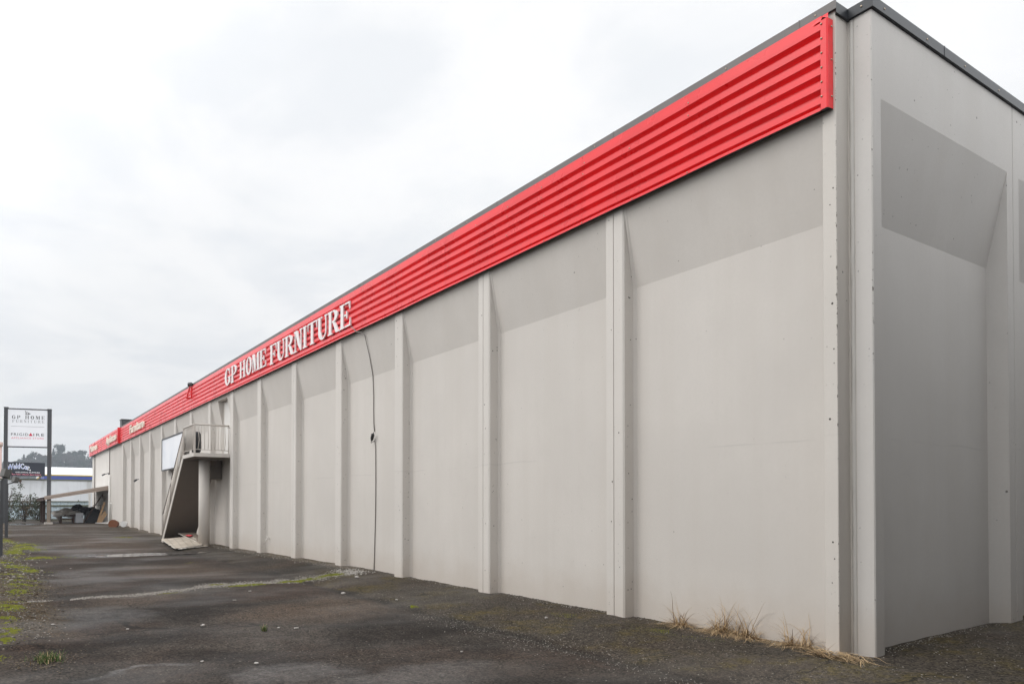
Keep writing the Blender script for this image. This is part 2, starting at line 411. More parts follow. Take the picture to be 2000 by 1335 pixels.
def tag(o, label=None, cat=None, group=None, kind=None):
    if label: o['label'] = label
    if cat: o['category'] = cat
    if group: o['group'] = group
    if kind: o['kind'] = kind
    return o
def thing(name, label, cat, loc, group=None):
    o = bpy.data.objects.new(name, None); COL.objects.link(o); o.location = loc; o['w'] = tuple(map(float, loc))
    return tag(o, label, cat, group)
def clone(root, delta):
    """copy of a thing with its parts and sub-parts, shifted by delta"""
    def cp(o, par):
        c = o.copy(); COL.objects.link(c)
        if par: c.parent = par
        for ch in [q for q in bpy.data.objects if q.parent == o and not q.get('_cp')]:
            cp(ch, c)
        return c
    c = cp(root, None); c.location = Vector(root.location) + Vector(delta); return c
def text_mesh(txt, size, extr=0.0, spacing=1.0, bold=0.0, shear=0.0):
    cu = bpy.data.curves.new('t', 'FONT'); cu.body = txt; cu.size = size; cu.extrude = extr; cu.space_character = spacing
    cu.offset = bold; cu.shear = shear; cu.resolution_u = 2
    ob = bpy.data.objects.new('t', cu); COL.objects.link(ob); bpy.context.view_layer.update()
    dg = bpy.context.evaluated_depsgraph_get(); me = bpy.data.meshes.new_from_object(ob.evaluated_get(dg))
    vs = [v.co.copy() for v in me.vertices]; fs = [tuple(p.vertices) for p in me.polygons]
    bpy.data.objects.remove(ob); bpy.data.curves.remove(cu); bpy.data.meshes.remove(me)
    return vs, fs
def text_on(mb, txt, o, ux, uz, w, h, extr, mi=0, bold=0.0, shear=0.0, spacing=1.0, arc=0.0):
    """text fitted to width w and cap height h; o lower corner, ux along, uz up; thickness along the outward side"""
    vs, fs = text_mesh(txt, 1.0, .5, spacing, bold, shear)
    x0 = min(v.x for v in vs); x1 = max(v.x for v in vs); y0 = min(v.y for v in vs); y1 = max(v.y for v in vs)
    o, ux, uz = Vector(o), Vector(ux).normalized(), Vector(uz).normalized(); out = ux.cross(uz)
    P = []
    for v in vs:
        t = (v.x - x0) / (x1 - x0); lift = arc * (1 - (2 * t - 1) ** 2)
        P.append(o + ux * (t * w) + uz * ((v.y - y0) / (y1 - y0) * h + lift) + out * ((v.z + .5) * extr))
    mb.add(P, fs, mi)

# ---------------------------------------------------------------- ground
def zbase(x): return interp(x, [(-200, .42), (-78, .40), (-72, .24), (-52, .22), (-49, .19), (-45.5, .12), (-42, .06), (-24, .0), (-17, .04), (-14, .05), (-10, .015), (0, 0), (8, .03)])
def ground_z(x, y):
    z = zbase(x)
    near = sstep(-30, -16, x)
    z -= .075 * near * sstep(-.25, -1.9, y)
    z += .024 * max(0.0, min(y, 12)) * sstep(-.6, .2, x)
    if -30 < x < 8 and -12 < y < 5:
        p = Vector((x, y, 0))
        b = sstep(-1.95, -1.5, y)
        z += noise.noise(p * 3.1) * .012 * b + noise.noise(p * .9) * .012
        z -= .02 * math.exp(-((y + 1.86 + .25 * noise.noise(Vector((x * .8, 0, 3)))) / .12) ** 2) * near
    if y < -6.4 and x < -6:
        z += .05 * sstep(-6.4, -7.2, y)
    return z
def axis(segs):
    out = []
    for a, b, n in segs: out += [lerp(a, b, i / n) for i in range(n)]
    return out + [segs[-1][1]]
gx = axis([(-1500, -200, 8), (-200, -80, 6), (-80, -30, 34), (-30, -14, 60), (-14, 3, 190), (3, 10, 20), (10, 60, 6), (60, 1500, 6)])
gy = axis([(-1500, -100, 6), (-100, -12, 8), (-12, -7.6, 12), (-7.6, 1.2, 120), (1.2, 6, 30), (6, 40, 12), (40, 1500, 8)])
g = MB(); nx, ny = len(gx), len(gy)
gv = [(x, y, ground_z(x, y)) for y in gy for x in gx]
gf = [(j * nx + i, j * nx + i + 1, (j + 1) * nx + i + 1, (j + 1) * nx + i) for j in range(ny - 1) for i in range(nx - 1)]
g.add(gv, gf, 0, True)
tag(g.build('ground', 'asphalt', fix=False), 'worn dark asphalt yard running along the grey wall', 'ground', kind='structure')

def puddle(name, cx, cy, rx, ry, rot, label, seed):
    mb = MB(); n = 40; pts = []; c, s = math.cos(rot), math.sin(rot)
    rings = []
    for q in (0.0, .35, .7, 1.0):
        for i in range(n):
            a = 2 * math.pi * i / n
            k = q * (1 + .35 * noise.noise(Vector((math.cos(a) * 1.6 + seed, math.sin(a) * 1.6, seed))))
            x = cx + c * math.cos(a) * rx * k - s * math.sin(a) * ry * k; y = cy + s * math.cos(a) * rx * k + c * math.sin(a) * ry * k
            pts.append((x, y))
    mb.add([(x, y, ground_z(x, y) + .012) for x, y in pts], [(r * n + i, (r + 1) * n + i, (r + 1) * n + (i + 1) % n, r * n + (i + 1) % n) for r in range(3) for i in range(n)], 0, True)
    tag(mb.build(name, 'water'), label, 'puddle', kind='structure')
puddle('puddle', -22.9, -3.1, .75, 1.7, -.05, 'long shallow puddle in front of the broken boards', 1.3)
puddle('puddle', -60.2, -5.4, 3.2, .9, .1, 'pale puddle in front of the lean-to shed', 4.1)

# ---------------------------------------------------------------- warehouse
WH = thing('warehouse', 'long grey concrete warehouse with ribbed walls and red fascia band', 'building', (-35, 6, 0))
YB = .225; ZS, ZT, ZTOP = 4.76, 5.975, 6.95; RW = .38
def yhood(z): return YB * max(0.0, min(1.0, (ZT - z) / (ZT - ZS)))
XK = {0: -.185, 1: -3.483}
for k in range(2, 16): XK[k] = -3.5 * k
# the body behind the panels
b = MB()
b.box(-71.28, -.42, .36, 30, -.4, 6.78)
b.build('wall', 'conc', WH)
b = MB(); b.box(-71.28, -.42, .36, 30, 6.785, 6.86); b.build('roof', 'roofing', WH)

def pilaster(k, w):
    x = XK[k]; mb = MB(); zb = -.4
    pr = [(x - w, YB + .1), (x - w, .013), (x - w + .012, 0)]
    if k in (1, 2, 5):
        m = x - w * .55; pr += [(m - .007, 0), (m - .007, .02), (m + .007, .02), (m + .007, 0)]
    if k == 0: pr += [(x - .006, 0), (x, .006), (x, YB + .1)]
    else: pr += [(x - .022, 0), (x, .020), (x + .004, YB + .1)]
    mb.prism(pr, lambda p: (p[0], p[1], zb), lambda p: (p[0], p[1], ZTOP))
    # shuttering bolt holes on the face and on the visible side
    for i in range(9 if k < 6 else 4):
        hx, hz, rr = x - w * ru(.2, .8), ru(.4, 5.8), ru(.007, .014)
        if k in (1, 2, 5) and abs(hx - (x - w * .55)) < .03: continue
        mb.add([(hx + rr * math.cos(q), -.0012, hz + rr * math.sin(q)) for q in [j * 1.0472 for j in range(6)]], [(0, 1, 2, 3, 4, 5)], 1)
    if k:
        for i in range(16):
            hy, hz, rr = ru(.06, .17), ru(.1, 5.2), ru(.005, .012); hx = x + .004 * (hy - .02) / (YB + .08) + .0035
            mb.add([(hx, hy + rr * math.cos(q), hz + rr * math.sin(q)) for q in [j * 1.0472 for j in range(6)]], [(0, 1, 2, 3, 4, 5)], 1)
    return mb.build('pilaster', ['conc_edge' if k == 0 else 'conc_rib', 'hole'], WH)
pilaster(0, .168)
for k in range(1, 16): pilaster(k, RW)

def bay(x0, x1, name='wall_panel', cut=None):
    """recessed panel between two pilasters: plane, sloped hood, upright top and the small fillet beside the pilaster"""
    mb = MB(); f = .042; zb = -.4
    xa = x0 + f
    def strip(xl, xr):
        mb.quad((xl, YB, zb), (xr, YB, zb), (xr, YB, ZS), (xl, YB, ZS))
        mb.quad((xl, YB, ZS), (xr, YB, ZS), (xr, 0, ZT), (xl, 0, ZT))
        mb.quad((xl, 0, ZT), (xr, 0, ZT), (xr, 0, ZTOP), (xl, 0, ZTOP))
    # fillet
    mb.quad((x0 + .003, YB - .04, zb), (xa, YB, zb), (xa, YB, ZS), (x0 + .003, YB - .04, ZS - .01))
    mb.quad((x0 + .003, YB - .04, ZS - .01), (xa, YB, ZS), (xa, 0, ZT), (x0 + .003, -.001, ZT - .06))
    mb.quad((x0 + .003, -.001, ZT - .06), (xa, 0, ZT), (xa, 0, ZTOP), (x0 + .003, -.001, ZTOP))
    if not cut: strip(xa, x1)
    else:
        c0, c1, zh = cut
        strip(xa, c0); strip(c1, x1)
        mb.quad((c0, YB, zb), (c1, YB, zb), (c1, YB, 3.55), (c0, YB, 3.55))
        yh = yhood(zh); D = YB + .10
        mb.quad((c0, yh, zh), (c1, yh, zh), (c1, 0, ZT), (c0, 0, ZT)); mb.quad((c0, 0, ZT), (c1, 0, ZT), (c1, 0, ZTOP), (c0, 0, ZTOP))
        mb.quad((c0, yh, zh), (c1, yh, zh), (c1, D, zh), (c0, D, zh))
        for c in (c0, c1): mb.poly([(c, YB, 3.55), (c, YB, ZS), (c, yh, zh), (c, D, zh), (c, D, 3.55)])
        mb.quad((c0, D, 3.55), (c1, D, 3.55), (c1, D, zh), (c0, D, zh))
    return mb.build(name, 'conc', WH)
bay(XK[1], XK[0] - .168)
for k in range(2, 16):
    bay(XK[k], XK[k - 1] - RW, cut=(-26.9, -25.5, 5.78) if k == 8 else None)
# flat stretch beyond the last pilaster, with a bolted-on corner piece
b = MB(); b.box(-59.36, -52.5 - RW, .03, .34, -.4, ZTOP); b.build('wall_panel', 'conc', WH)
b = MB(); b.box(-71.2, -59.40, .03, .34, -.4, ZTOP); b.build('wall_panel', 'conc_rib', WH)
b = MB(); b.box(-69.1, -68.95, -.03, .03, .1, 5.9); b.build('corner_trim', 'rail_dark', WH)
b = MB(); b.box(-59.42, -59.34, -.02, .03, .2, 5.9); b.build('joint_strip', 'rail_dark', WH)

# door at the top of the stairs
d = MB(); d.box(-26.78, -25.62, YB + .03, YB + .09, 3.57, 5.70); dr = d.build('door', 'door', WH)
d = MB(); d.tube([(-25.74, YB + .0, 4.62), (-25.74, YB - .06, 4.62), (-25.86, YB - .06, 4.62)], .014, 6); d.build('handle', 'darkmetal', dr)
d = MB(); d.box(-26.9, -26.79, YB + .02, YB + .095, 3.56, 5.775); d.box(-25.61, -25.5, YB + .02, YB + .095, 3.56, 5.775); d.box(-26.789, -25.611, YB + .02, YB + .095, 5.705, 5.775)
d.build('door_frame', 'rail', WH)

# corner notch and the end wall
XE = .094; ED = .248; E0, E1 = .3925, 3.477; EZS, EZT, EZ = 4.772, 5.988, 6.90
b = MB(); b.box(-.4, -.187, YB + .102, 1.2, -.4, 6.9); b.build('wall_return', 'conc_edge', WH)
b = MB(); b.box(-.19, -.166, .228, .34, -.4, 6.9); b.box(-.107, -.098, .222, .34, -.4, 6.9)
b.build('joint_cheek', 'conc_edge', WH)
b = MB(); n = 120
pr = [(-.165, .235), (-.158, .219), (-.137, .212), (-.115, .219), (-.108, .235)]
rows = [[(px + .004 * noise.noise(Vector((i * .31, px * 40, 1))), py + .007 * noise.noise(Vector((i * .23, px * 30, 7))), -.2 + 7.1 * i / n) for px, py in pr] for i in range(n + 1)]
for a, c in zip(rows, rows[1:]): b.add(a + c, [(i, i + 1, 6 + i, 5 + i) for i in range(4)], 0, True)
b.build('joint_sealant', 'sealant', WH)

def end_panel(ya, yb, r0, r1):
    mb = MB(); zb = -.4; xr = XE - ED
    # near edge face, flush face round the recess
    ch = .012
    mb.quad((-.098, ya, zb), (XE - ch, ya, zb), (XE - ch, ya, EZ), (-.098, ya, EZ))
    mb.quad((XE - ch, ya, zb), (XE, ya + ch, zb), (XE, ya + ch, EZ), (XE - ch, ya, EZ))
    mb.quad((XE, ya + ch, zb), (XE, r0, zb), (XE, r0, EZ), (XE, ya + ch, EZ))
    mb.quad((XE, r1, zb), (XE, yb, zb), (XE, yb, EZ), (XE, r1, EZ))
    mb.quad((XE, r0, EZT), (XE, r1, EZT), (XE, r1, EZ), (XE, r0, EZ))
    mb.quad((xr, r0 + .03, zb), (xr, r1 - .03, zb), (xr, r1 - .03, EZS), (xr, r0 + .03, EZS))
    mb.quad((xr, r0 + .03, EZS), (xr, r1 - .03, EZS), (XE, r1, EZT), (XE, r0, EZT))
    for r, s in ((r0, .03), (r1, -.03)):
        mb.quad((XE, r, zb), (xr, r + s, zb), (xr, r + s, EZS), (XE, r, EZS)); mb.poly([(XE, r, EZS), (xr, r + s, EZS), (XE, r, EZT)])
    mb.quad((-.098, yb, zb), (XE, yb, zb), (XE, yb, EZ), (-.098, yb, EZ))
    mb.quad((-.098, ya, EZ), (XE, ya, EZ), (XE, yb, EZ), (-.098, yb, EZ))
    return mb.build('end_wall_panel', 'conc_end', WH)
end_panel(.218, 3.645, E0, E1)
P1 = 3.66; PL = 3.43
for i in range(4):
    y = P1 + i * PL; end_panel(y, y + PL - .015, y + .175, y + .175 + 3.08)
b = MB(); b.box(-.3, -.16, .36, P1 + 4 * PL, -.4, 6.86); b.build('end_wall_back', 'conc', WH)

# parapet flashing following the stepped corner
outp = [(-71.35, -.035), (-.155, -.035), (-.155, .188), (.128, .188), (.128, P1 + 4 * PL)]
inp = [(-71.35, .32), (-.50, .32), (-.50, .55), (-.22, .55), (-.22, P1 + 4 * PL)]
def cap(i0, i1, z0, z1, m, name='parapet_cap'):
    mb = MB()
    for i in range(i0, i1):
        a, c = outp[i], outp[i + 1]; a2, c2 = inp[i], inp[i + 1]
        mb.quad((*a, z0), (*c, z0), (*c, z1), (*a, z1)); mb.quad((*a, z1), (*c, z1), (*c2, z1 + .01), (*a2, z1 + .01))
        mb.quad((*a, z0), (*c, z0), (lerp(c[0], c2[0], .12), lerp(c[1], c2[1], .12), z0), (lerp(a[0], a2[0], .12), lerp(a[1], a2[1], .12), z0))
    if i0 == 0:
        for s in range(22):
            x = -.6 - s * 3.05; mb.box(x - .006, x + .006, -.039, -.035, z0, z1 + .004)
        for s in range(40): mb.blob((-.4 - s * 1.22, -.036, z0 + .045), (.012, .008, .012), s, 0, 6, 4, 1)
    else:
        for s in range(10): mb.blob((.129, .42 + s * .92, z0 + .05), (.008, .013, .013), s, 0, 6, 4, 1)
        mb.blob((0.0, .186, z0 + .06), (.013, .008, .013), 1, 0, 6, 4, 1)
        for y in (1.75, 4.6, 7.4): mb.box(.128, .132, y - .006, y + .006, z0, z1 + .004)
    return mb.build(name, [m, 'screw'], WH)
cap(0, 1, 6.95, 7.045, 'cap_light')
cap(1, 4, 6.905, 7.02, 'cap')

# ---- red ribbed fascia
RIB = [6.768, 6.607, 6.446, 6.285, 6.124, 5.963]
def fascia_profile(y0):
    yo, yi = y0 - .09, y0 - .029
    pr = [(0, 5.905), (yo - .006, 5.883), (yo - .006, 5.918), (yi, 5.924), (yi, 5.934)]
    for z in RIB[::-1]:
        pr += [(yo, z)]
        if z != RIB[0]: pr += [(yo, z + .076), (yi, z + .104), (yi, z + .131)]
    pr += [(yo, 6.842), (yo + .020, 6.856), (yo + .020, 6.93), (0, 6.94)]
    return pr
def fascia(xa, xb, y0, seams, wob=True):
    mb = MB(); pr = fascia_profile(y0)
    xs = [xa]; 
    cuts = sorted([s for s in seams if xa < s < xb])
    for x0, x1 in zip([xa] + cuts, cuts + [xb]):
        st = [x0 + .006] + [lerp(x0, x1, i / 6) for i in range(1, 6)] + [x1 - .0]
        prev = None
        for x in st:
            wz = noise.noise(Vector((x * .5, 1, 2))) * .006; wy = noise.noise(Vector((x * .9, 5, 2))) * .008
            cur = [(x, p[0] + (wy if p[0] < -.01 else 0), p[1] + wz) for p in pr]
            if prev:
                n = len(pr); mb.add(prev + cur, [(i, i + 1, n + i + 1, n + i) for i in range(1, n - 1)]); mb.add(prev[:2] + cur[:2], [(0, 1, 3, 2)], 2)  # underside strip coloured black, standing for shade in the open gap
            prev = cur
    # backing behind the seams
    mb.box(xa + .02, xb - .02, y0 - .010, y0 - .002, 5.93, 6.92)
    x = xb - .9
    while x > max(xa, -34):
        for z, yy in ((6.80, -.09), (RIB[1] + .03, -.09), (RIB[3] + .03, -.09), (5.902, -.096)):
            if rnd() < .7: mb.blob((x + ru(-.05, .05), y0 + yy - .002, z), (.011, .008, .011), x, 0, 6, 4, 1)
        x -= 1.02
    return mb.build('fascia_cladding', ['red', 'screw', 'blackstuff'], WH)
F1 = fascia(-53.45, -.305, 0, [-4.3, -8.45, -12.5, -16.8, -20.9, -23.6, -29.4, -35.2, -41, -47])
F2 = fascia(-71.55, -53.5, -.12, [-59.4, -65.3])
b = MB()   # end flange with its folded return and a bent top corner
b.sheet([(-.305, -.092), (-.300, -.099), (-.232, -.101), (-.216, -.088), (-.214, -.002)], lambda p: (p[0], p[1], 5.888), lambda p: (p[0], p[1], 6.86))
b.poly([(-.305, -.092, 5.888), (-.232, -.101, 5.888), (-.214, -.002, 5.888), (-.305, 0, 5.905)], 2)  # flange underside in the same gap-shade black
b.add([(-.305, -.092, 6.86), (-.262, -.118, 6.875), (-.216, -.088, 6.86), (-.235, -.055, 6.935), (-.42, -.085, 6.865), (-.305, -.06, 6.93)], [(0, 1, 5), (1, 2, 3), (1, 3, 5), (0, 5, 4)])
for i in range(6): b.blob((-.288, -.103, 6.82 - i * .158), (.012, .01, .012), i, 0, 8, 5, 1)
for z in (6.78, 6.42, 6.02): b.blob((-.213, -.03, z), (.01, .012, .012), z, 0, 8, 5, 1)
b.build('end_flange', ['red', 'screw', 'blackstuff'], WH)
b = MB(); b.box(-53.47, -53.30, -.235, -.004, 5.88, 6.97); b.build('break_flange', 'red2', WH)

# ---- lettering: GP HOME FURNITURE in slab serif capitals
class Gl:
    def __init__(self): self.p = []
    def r(self, x0, y0, x1, y1): self.p.append([(x0, y0), (x1, y0), (x1, y1), (x0, y1)]); return self
    def q(self, *pts): self.p.append(list(pts)); return self
    def ring(self, cx, cy, ox, oy, ix, iy, a0, a1, n=14):
        pts = []
        A = [R(lerp(a0, a1, i / n)) for i in range(n + 1)]
        for u, v in zip(A, A[1:]):
            self.p.append([(cx + ox * math.cos(u), cy + oy * math.sin(u)), (cx + ox * math.cos(v), cy + oy * math.sin(v)), (cx + ix * math.cos(v), cy + iy * math.sin(v)), (cx + ix * math.cos(u), cy + iy * math.sin(u))])
        return self
    def stem(self, x0, x1, s=.09, t=True, bt=True):
        self.r(x0, .0, x1, 1.0)
        if t: self.r(x0 - s, .93, x0, 1).r(x1, .93, x1 + s, 1)
        if bt: self.r(x0 - s, 0, x0, .07).r(x1, 0, x1 + s, .07)
        return self
GL = {}
W = .225
GL['I'] = (Gl().stem(.1, .1 + W), .5)
GL['H'] = (Gl().stem(.1, .1 + W).stem(.78, .78 + W).r(.4, .46, .78, .54), 1.18)
GL['E'] = (Gl().stem(.1, .1 + W, .09).r(.49, .93, .92, 1).q((.84, .93), (.92, .93), (.92, .68), (.89, .68)).r(.4, .47, .62, .54).q((.62, .36), (.69, .36), (.69, .65), (.62, .65)).r(.49, 0, .97, .07).q((.88, .07), (.94, .34), (.97, .34), (.97, .07)), 1.0)
GL['F'] = (Gl().stem(.1, .1 + W, .09).r(.49, .93, .92, 1).q((.84, .93), (.92, .93), (.92, .66), (.89, .66)).r(.4, .47, .62, .54).q((.62, .36), (.69, .36), (.69, .65), (.62, .65)), .95)
GL['T'] = (Gl().stem(.35, .35 + W, .09, False).r(.0, .93, 1.0, 1).q((0, .93), (.08, .93), (.03, .66), (0, .66)).q((.92, .93), (1, .93), (1, .66), (.97, .66)), 1.0)
GL['O'] = (Gl().ring(.52, .5, .50, .52, .22, .45, 0, 360, 36), 1.04)
GL['G'] = (Gl().ring(.52, .5, .50, .52, .22, .45, 48, 318, 30).q((.80, .62), (.90, .62), (.92, 1.0), (.85, .9)).r(.72, .10, .98, .42).r(.62, .42, 1.06, .49), 1.08)
GL['U'] = (Gl().r(.1, .34, .1 + W, 1).r(.01, .93, .1, 1).r(.4, .93, .49, 1).r(.84, .34, .92, 1).r(.75, .93, .84, 1).r(.92, .93, 1.01, 1).ring(.51, .34, .41, .36, .11, .26, 180, 270, 9).ring(.51, .34, .41, .36, .33, .28, 270, 360, 9), 1.02)
GL['P'] = (Gl().stem(.1, .1 + W, .09).ring(.5, .72, .47, .28, .19, .21, -90, 90, 16).r(.49, .93, .5, 1).r(.4, .44, .5, .51), 1.0)
GL['R'] = (Gl().stem(.1, .1 + W, .09).ring(.5, .74, .45, .26, .18, .19, -90, 90, 16).r(.49, .93, .5, 1).r(.4, .48, .5, .55).q((.5, .48), (.72, .46), (.99, .10), (.72, .10)).q((.72, .10), (.99, .10), (1.08, .0), (.80, 0)), 1.08)
GL['N'] = (Gl().r(.12, 0, .2, 1).r(.02, 0, .12, .07).r(.2, 0, .3, .07).r(.82, 0, .9, 1).r(.72, .93, .82, 1).r(.9, .93, 1.0, 1).q((.2, 1), (.2, .93), (.5, .3), (.82, -.02), (.82, .18), (.42, 1)).r(.02, .93, .12, 1), 1.02)
GL['M'] = (Gl().r(.12, 0, .2, 1).r(.02, 0, .12, .07).r(.2, 0, .3, .07).r(.02, .93, .12, 1).r(.95, .0, 1.2, 1).r(.83, 0, .92, .07).r(1.2, 0, 1.29, .07).r(1.2, .93, 1.29, 1).q((.2, 1), (.2, .8), (.53, 0), (.63, 0), (.70, .22), (.45, 1)).q((.70, .22), (.63, .05), (.92, .78), (.92, 1)), 1.31)
def letters(word, xa, xb, za, zb, y, depth):
    ws = [GL[c][1] for c in word]; gap = .07; tot = sum(ws) + gap * (len(ws) - 1); sx = (xb - xa) / tot; x = xa
    for c, w in zip(word, ws):
        mb = MB()
        for i, pc in enumerate(GL[c][0].p):
            st = y - .0004 * (i % 5)
            a = [(x + px * sx, st - depth, za + pz * (zb - za)) for px, pz in pc]; bk = [(p[0], y, p[2]) for p in a]
            n = len(a)
            mb.add(a + bk, [tuple(range(n))] + [(k, (k + 1) % n, n + (k + 1) % n, n + k) for k in range(n)])
        mb.build('letter', 'letter', F1, fix=False); x += (w + gap) * sx
letters('GP', -25.20, -23.52, 6.13, 6.75, -.094, .035)
letters('HOME', -23.15, -20.05, 6.13, 6.725, -.094, .035)
letters('FURNITURE', -19.62, -13.10, 6.08, 6.70, -.094, .035)
for txt, xa, xb, za, h, fz, y in (('Furniture', -48.5, -43.3, 6.14, .54, F1, -.095), ('Appliances', -59.2, -53.85, 6.00, .70, F2, -.215), ('Mattress', -69.9, -65.1, 6.2, .5, F2, -.215)):
    mb = MB(); text_on(mb, txt, (xa, y, za), (1, 0, 0), (0, 0, 1), xb - xa, h, .07, 0, .025, 0, 1.0)
    mb.build('lettering', 'cream', fz, fix=False)

# ---------------------------------------------------------------- stairs and landing
ST = thing('staircase', 'outdoor concrete staircase with railed landing on a round column', 'staircase', (-27.5, -.65, 0))
LX0, LX1, LY, LZ = -26.88, -24.90, -1.285, 3.55
b = MB(); b.box(LX0, LX1, LY, -.006, 3.415, LZ); b.box(LX0 - .12, LX1 + .01, -.004, YB - .002, 3.42, LZ - .004); b.build('landing', 'stair', ST)
b = MB(); b.tube([(-26.26, -.60, -.3), (-26.26, -.60, 3.394)], .205, 32); b.build('column', 'stair', ST)
b = MB(); b.box(-27.94, -27.005, -.026, .215, 2.66, 3.54); b.box(-27.003, -26.9, -.22, .2, 2.66, 3.415); b.build('haunch', 'soffit', ST)  # wide box added, closing a slit that let light onto the wall
NS = 18; xt, zt_, xb_, zb_ = LX0 - .05, LZ, -31.0, zbase(-30.7) + .02
tr = (xb_ - xt) / NS; rs = (zt_ - zb_) / NS
pr = []
for i in range(NS):
    pr += [(xt + tr * i, zt_ - rs * (i + 1)), (xt + tr * (i + 1), zt_ - rs * (i + 1))]
pr = [(xt, zt_ - .02)] + pr + [(xb_ - .02, -.2), (xb_ + .38, -.2), (xb_ + .38, .1), (xt + .2, 3.395)]
b = MB(); b.prism(pr, lambda p: (p[0], LY + .012, p[1]), lambda p: (p[0], -.03, p[1])); b.build('flight', 'stair', ST)
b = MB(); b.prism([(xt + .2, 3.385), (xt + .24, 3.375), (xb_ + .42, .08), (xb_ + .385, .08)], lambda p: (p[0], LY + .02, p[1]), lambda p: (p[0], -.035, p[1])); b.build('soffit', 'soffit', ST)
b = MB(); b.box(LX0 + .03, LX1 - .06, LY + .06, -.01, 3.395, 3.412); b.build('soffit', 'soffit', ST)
# outer string: thin concrete cheek standing proud of the steps
sp = [(xt + .24, 3.42), (xt, 3.42), (xb_ + .02, zb_ + .02), (xb_ + .02, -.2), (xb_ + .40, -.2), (xb_ + .40, .1), (xt + .24, 3.385)]
b = MB(); b.prism(sp, lambda p: (p[0], LY - .012, p[1]), lambda p: (p[0], LY + .010, p[1]))
b.build('stringer', 'stair', ST)
RT = LZ + 1.06
def railing():
    mb = MB(); r = .03
    yo, xn = LY + .035, LX1 - .035
    mb.tube([(LX0 + .02, yo, RT), (xn, yo, RT), (xn, -.03, RT - .01)], r, 8)
    mb.tube([(LX0 + .02, yo, LZ + .13), (xn, yo, LZ + .13), (xn, -.03, LZ + .12)], .014, 6)
    mb.box(xn - .03, xn + .03, yo - .03, yo + .03, LZ, RT + .01); mb.box(LX0, LX0 + .05, yo - .025, yo + .025, LZ, RT)
    mb.tube([(xn, -.03, LZ), (xn, -.03, RT + .03)], .018, 6)
    o = mb.build('landing_rail', 'rail', ST)
    for i in range(9):
        y = yo + (i + 1) * (-.06 - yo) / 10; bd = ru(-.03, .03) if i > 0 else .04
        bb = MB(); bb.tube([(xn, y, LZ + .13), (xn + bd * .4, y + bd, lerp(LZ, RT, .45)), (xn, y + bd * .5, lerp(LZ, RT, .75)), (xn, y, RT)], .0115, 6); bb.build('baluster', 'rail', o)
    for i in range(11):
        x = LX0 + .1 + i * (xn - LX0 - .14) / 11
        bb = MB(); bb.tube([(x, yo, LZ + .13), (x + ru(-.02, .02), yo + ru(-.02, .02), LZ + .6), (x, yo, RT)], .0115, 6); bb.build('baluster', 'rail', o)
    mb = MB()
    A, B1 = Vector((-26.93, yo, 4.42)), Vector((-29.1, yo, 2.72)); C1, D1 = Vector((-29.25, yo, 2.52)), Vector((-30.9, yo, 1.23))
    mb.tube([A, B1], .027, 8); mb.tube([C1, D1], .027, 8)
    mb.tube([B1, (B1.x, yo, B1.z - .95)], .02, 6); mb.tube([C1, (C1.x, yo, C1.z - .85)], .02, 6); mb.tube([D1, (D1.x, yo, zbase(-31))], .022, 6)
    o2 = mb.build('stair_rail', 'rail_dark', ST)
    lo = lambda x: lerp(zt_, zb_ + .12, (x - xt) / (xb_ - xt)) + .03
    for i in range(36):
        t = (i + .5) / 36; x = lerp(A.x - .05, D1.x + .05, t); zt2 = lerp(A.z, D1.z, t); bb = MB()
        bb.tube([(x, yo, lo(x)), (x + ru(-.015, .015), yo + ru(-.015, .015), (lo(x) + zt2) / 2), (x, yo, zt2 - .02)], .0135, 5); bb.build('baluster', 'rail', o2)
railing()
# things standing on the landing
b = MB(); b.obox((-26.05, LY + .10, LZ + .60), (.62, 0, 0), (0, .012, .0), (.0, .02, .44)); tag(b.build('plywood_sheet', 'glassgrey'), 'brown sheet leaning against the railing on the stair landing', 'sheet')
b = MB(); b.tube([(-25.9, -.98, LZ + .06), (-25.9, -.98, LZ + .12), (-25.9, -.98, LZ + .45), (-25.9, -.98, LZ + .78), (-25.9, -.98, LZ + .86)], [.12, .16, .19, .16, .11], 20)
b.tube([(-25.9, -.98, LZ), (-25.9, -.98, LZ + .06)], .14, 16)
tag(b.build('drum', 'blackstuff'), 'black rounded drum standing on the stair landing behind the rail', 'drum')

# blank white board on the wall
BD = thing('notice_board', 'blank white board mounted on the wall beside the stairs', 'sign board', (-35.4, -.06, 3.4))
b = MB(); b.box(-37.98, -32.94, -.075, -.02, 3.45, 4.98); b.build('face', 'boardface', BD)
b = MB()
for x0, x1, z0, z1 in ((-38.03, -32.89, 4.985, 5.045), (-38.03, -32.89, 3.385, 3.445), (-38.03, -37.985, 3.447, 4.983), (-32.935, -32.89, 3.447, 4.983)): b.box(x0, x1, -.10, -.003, z0, z1)
b.build('frame', 'darkmetal', BD)

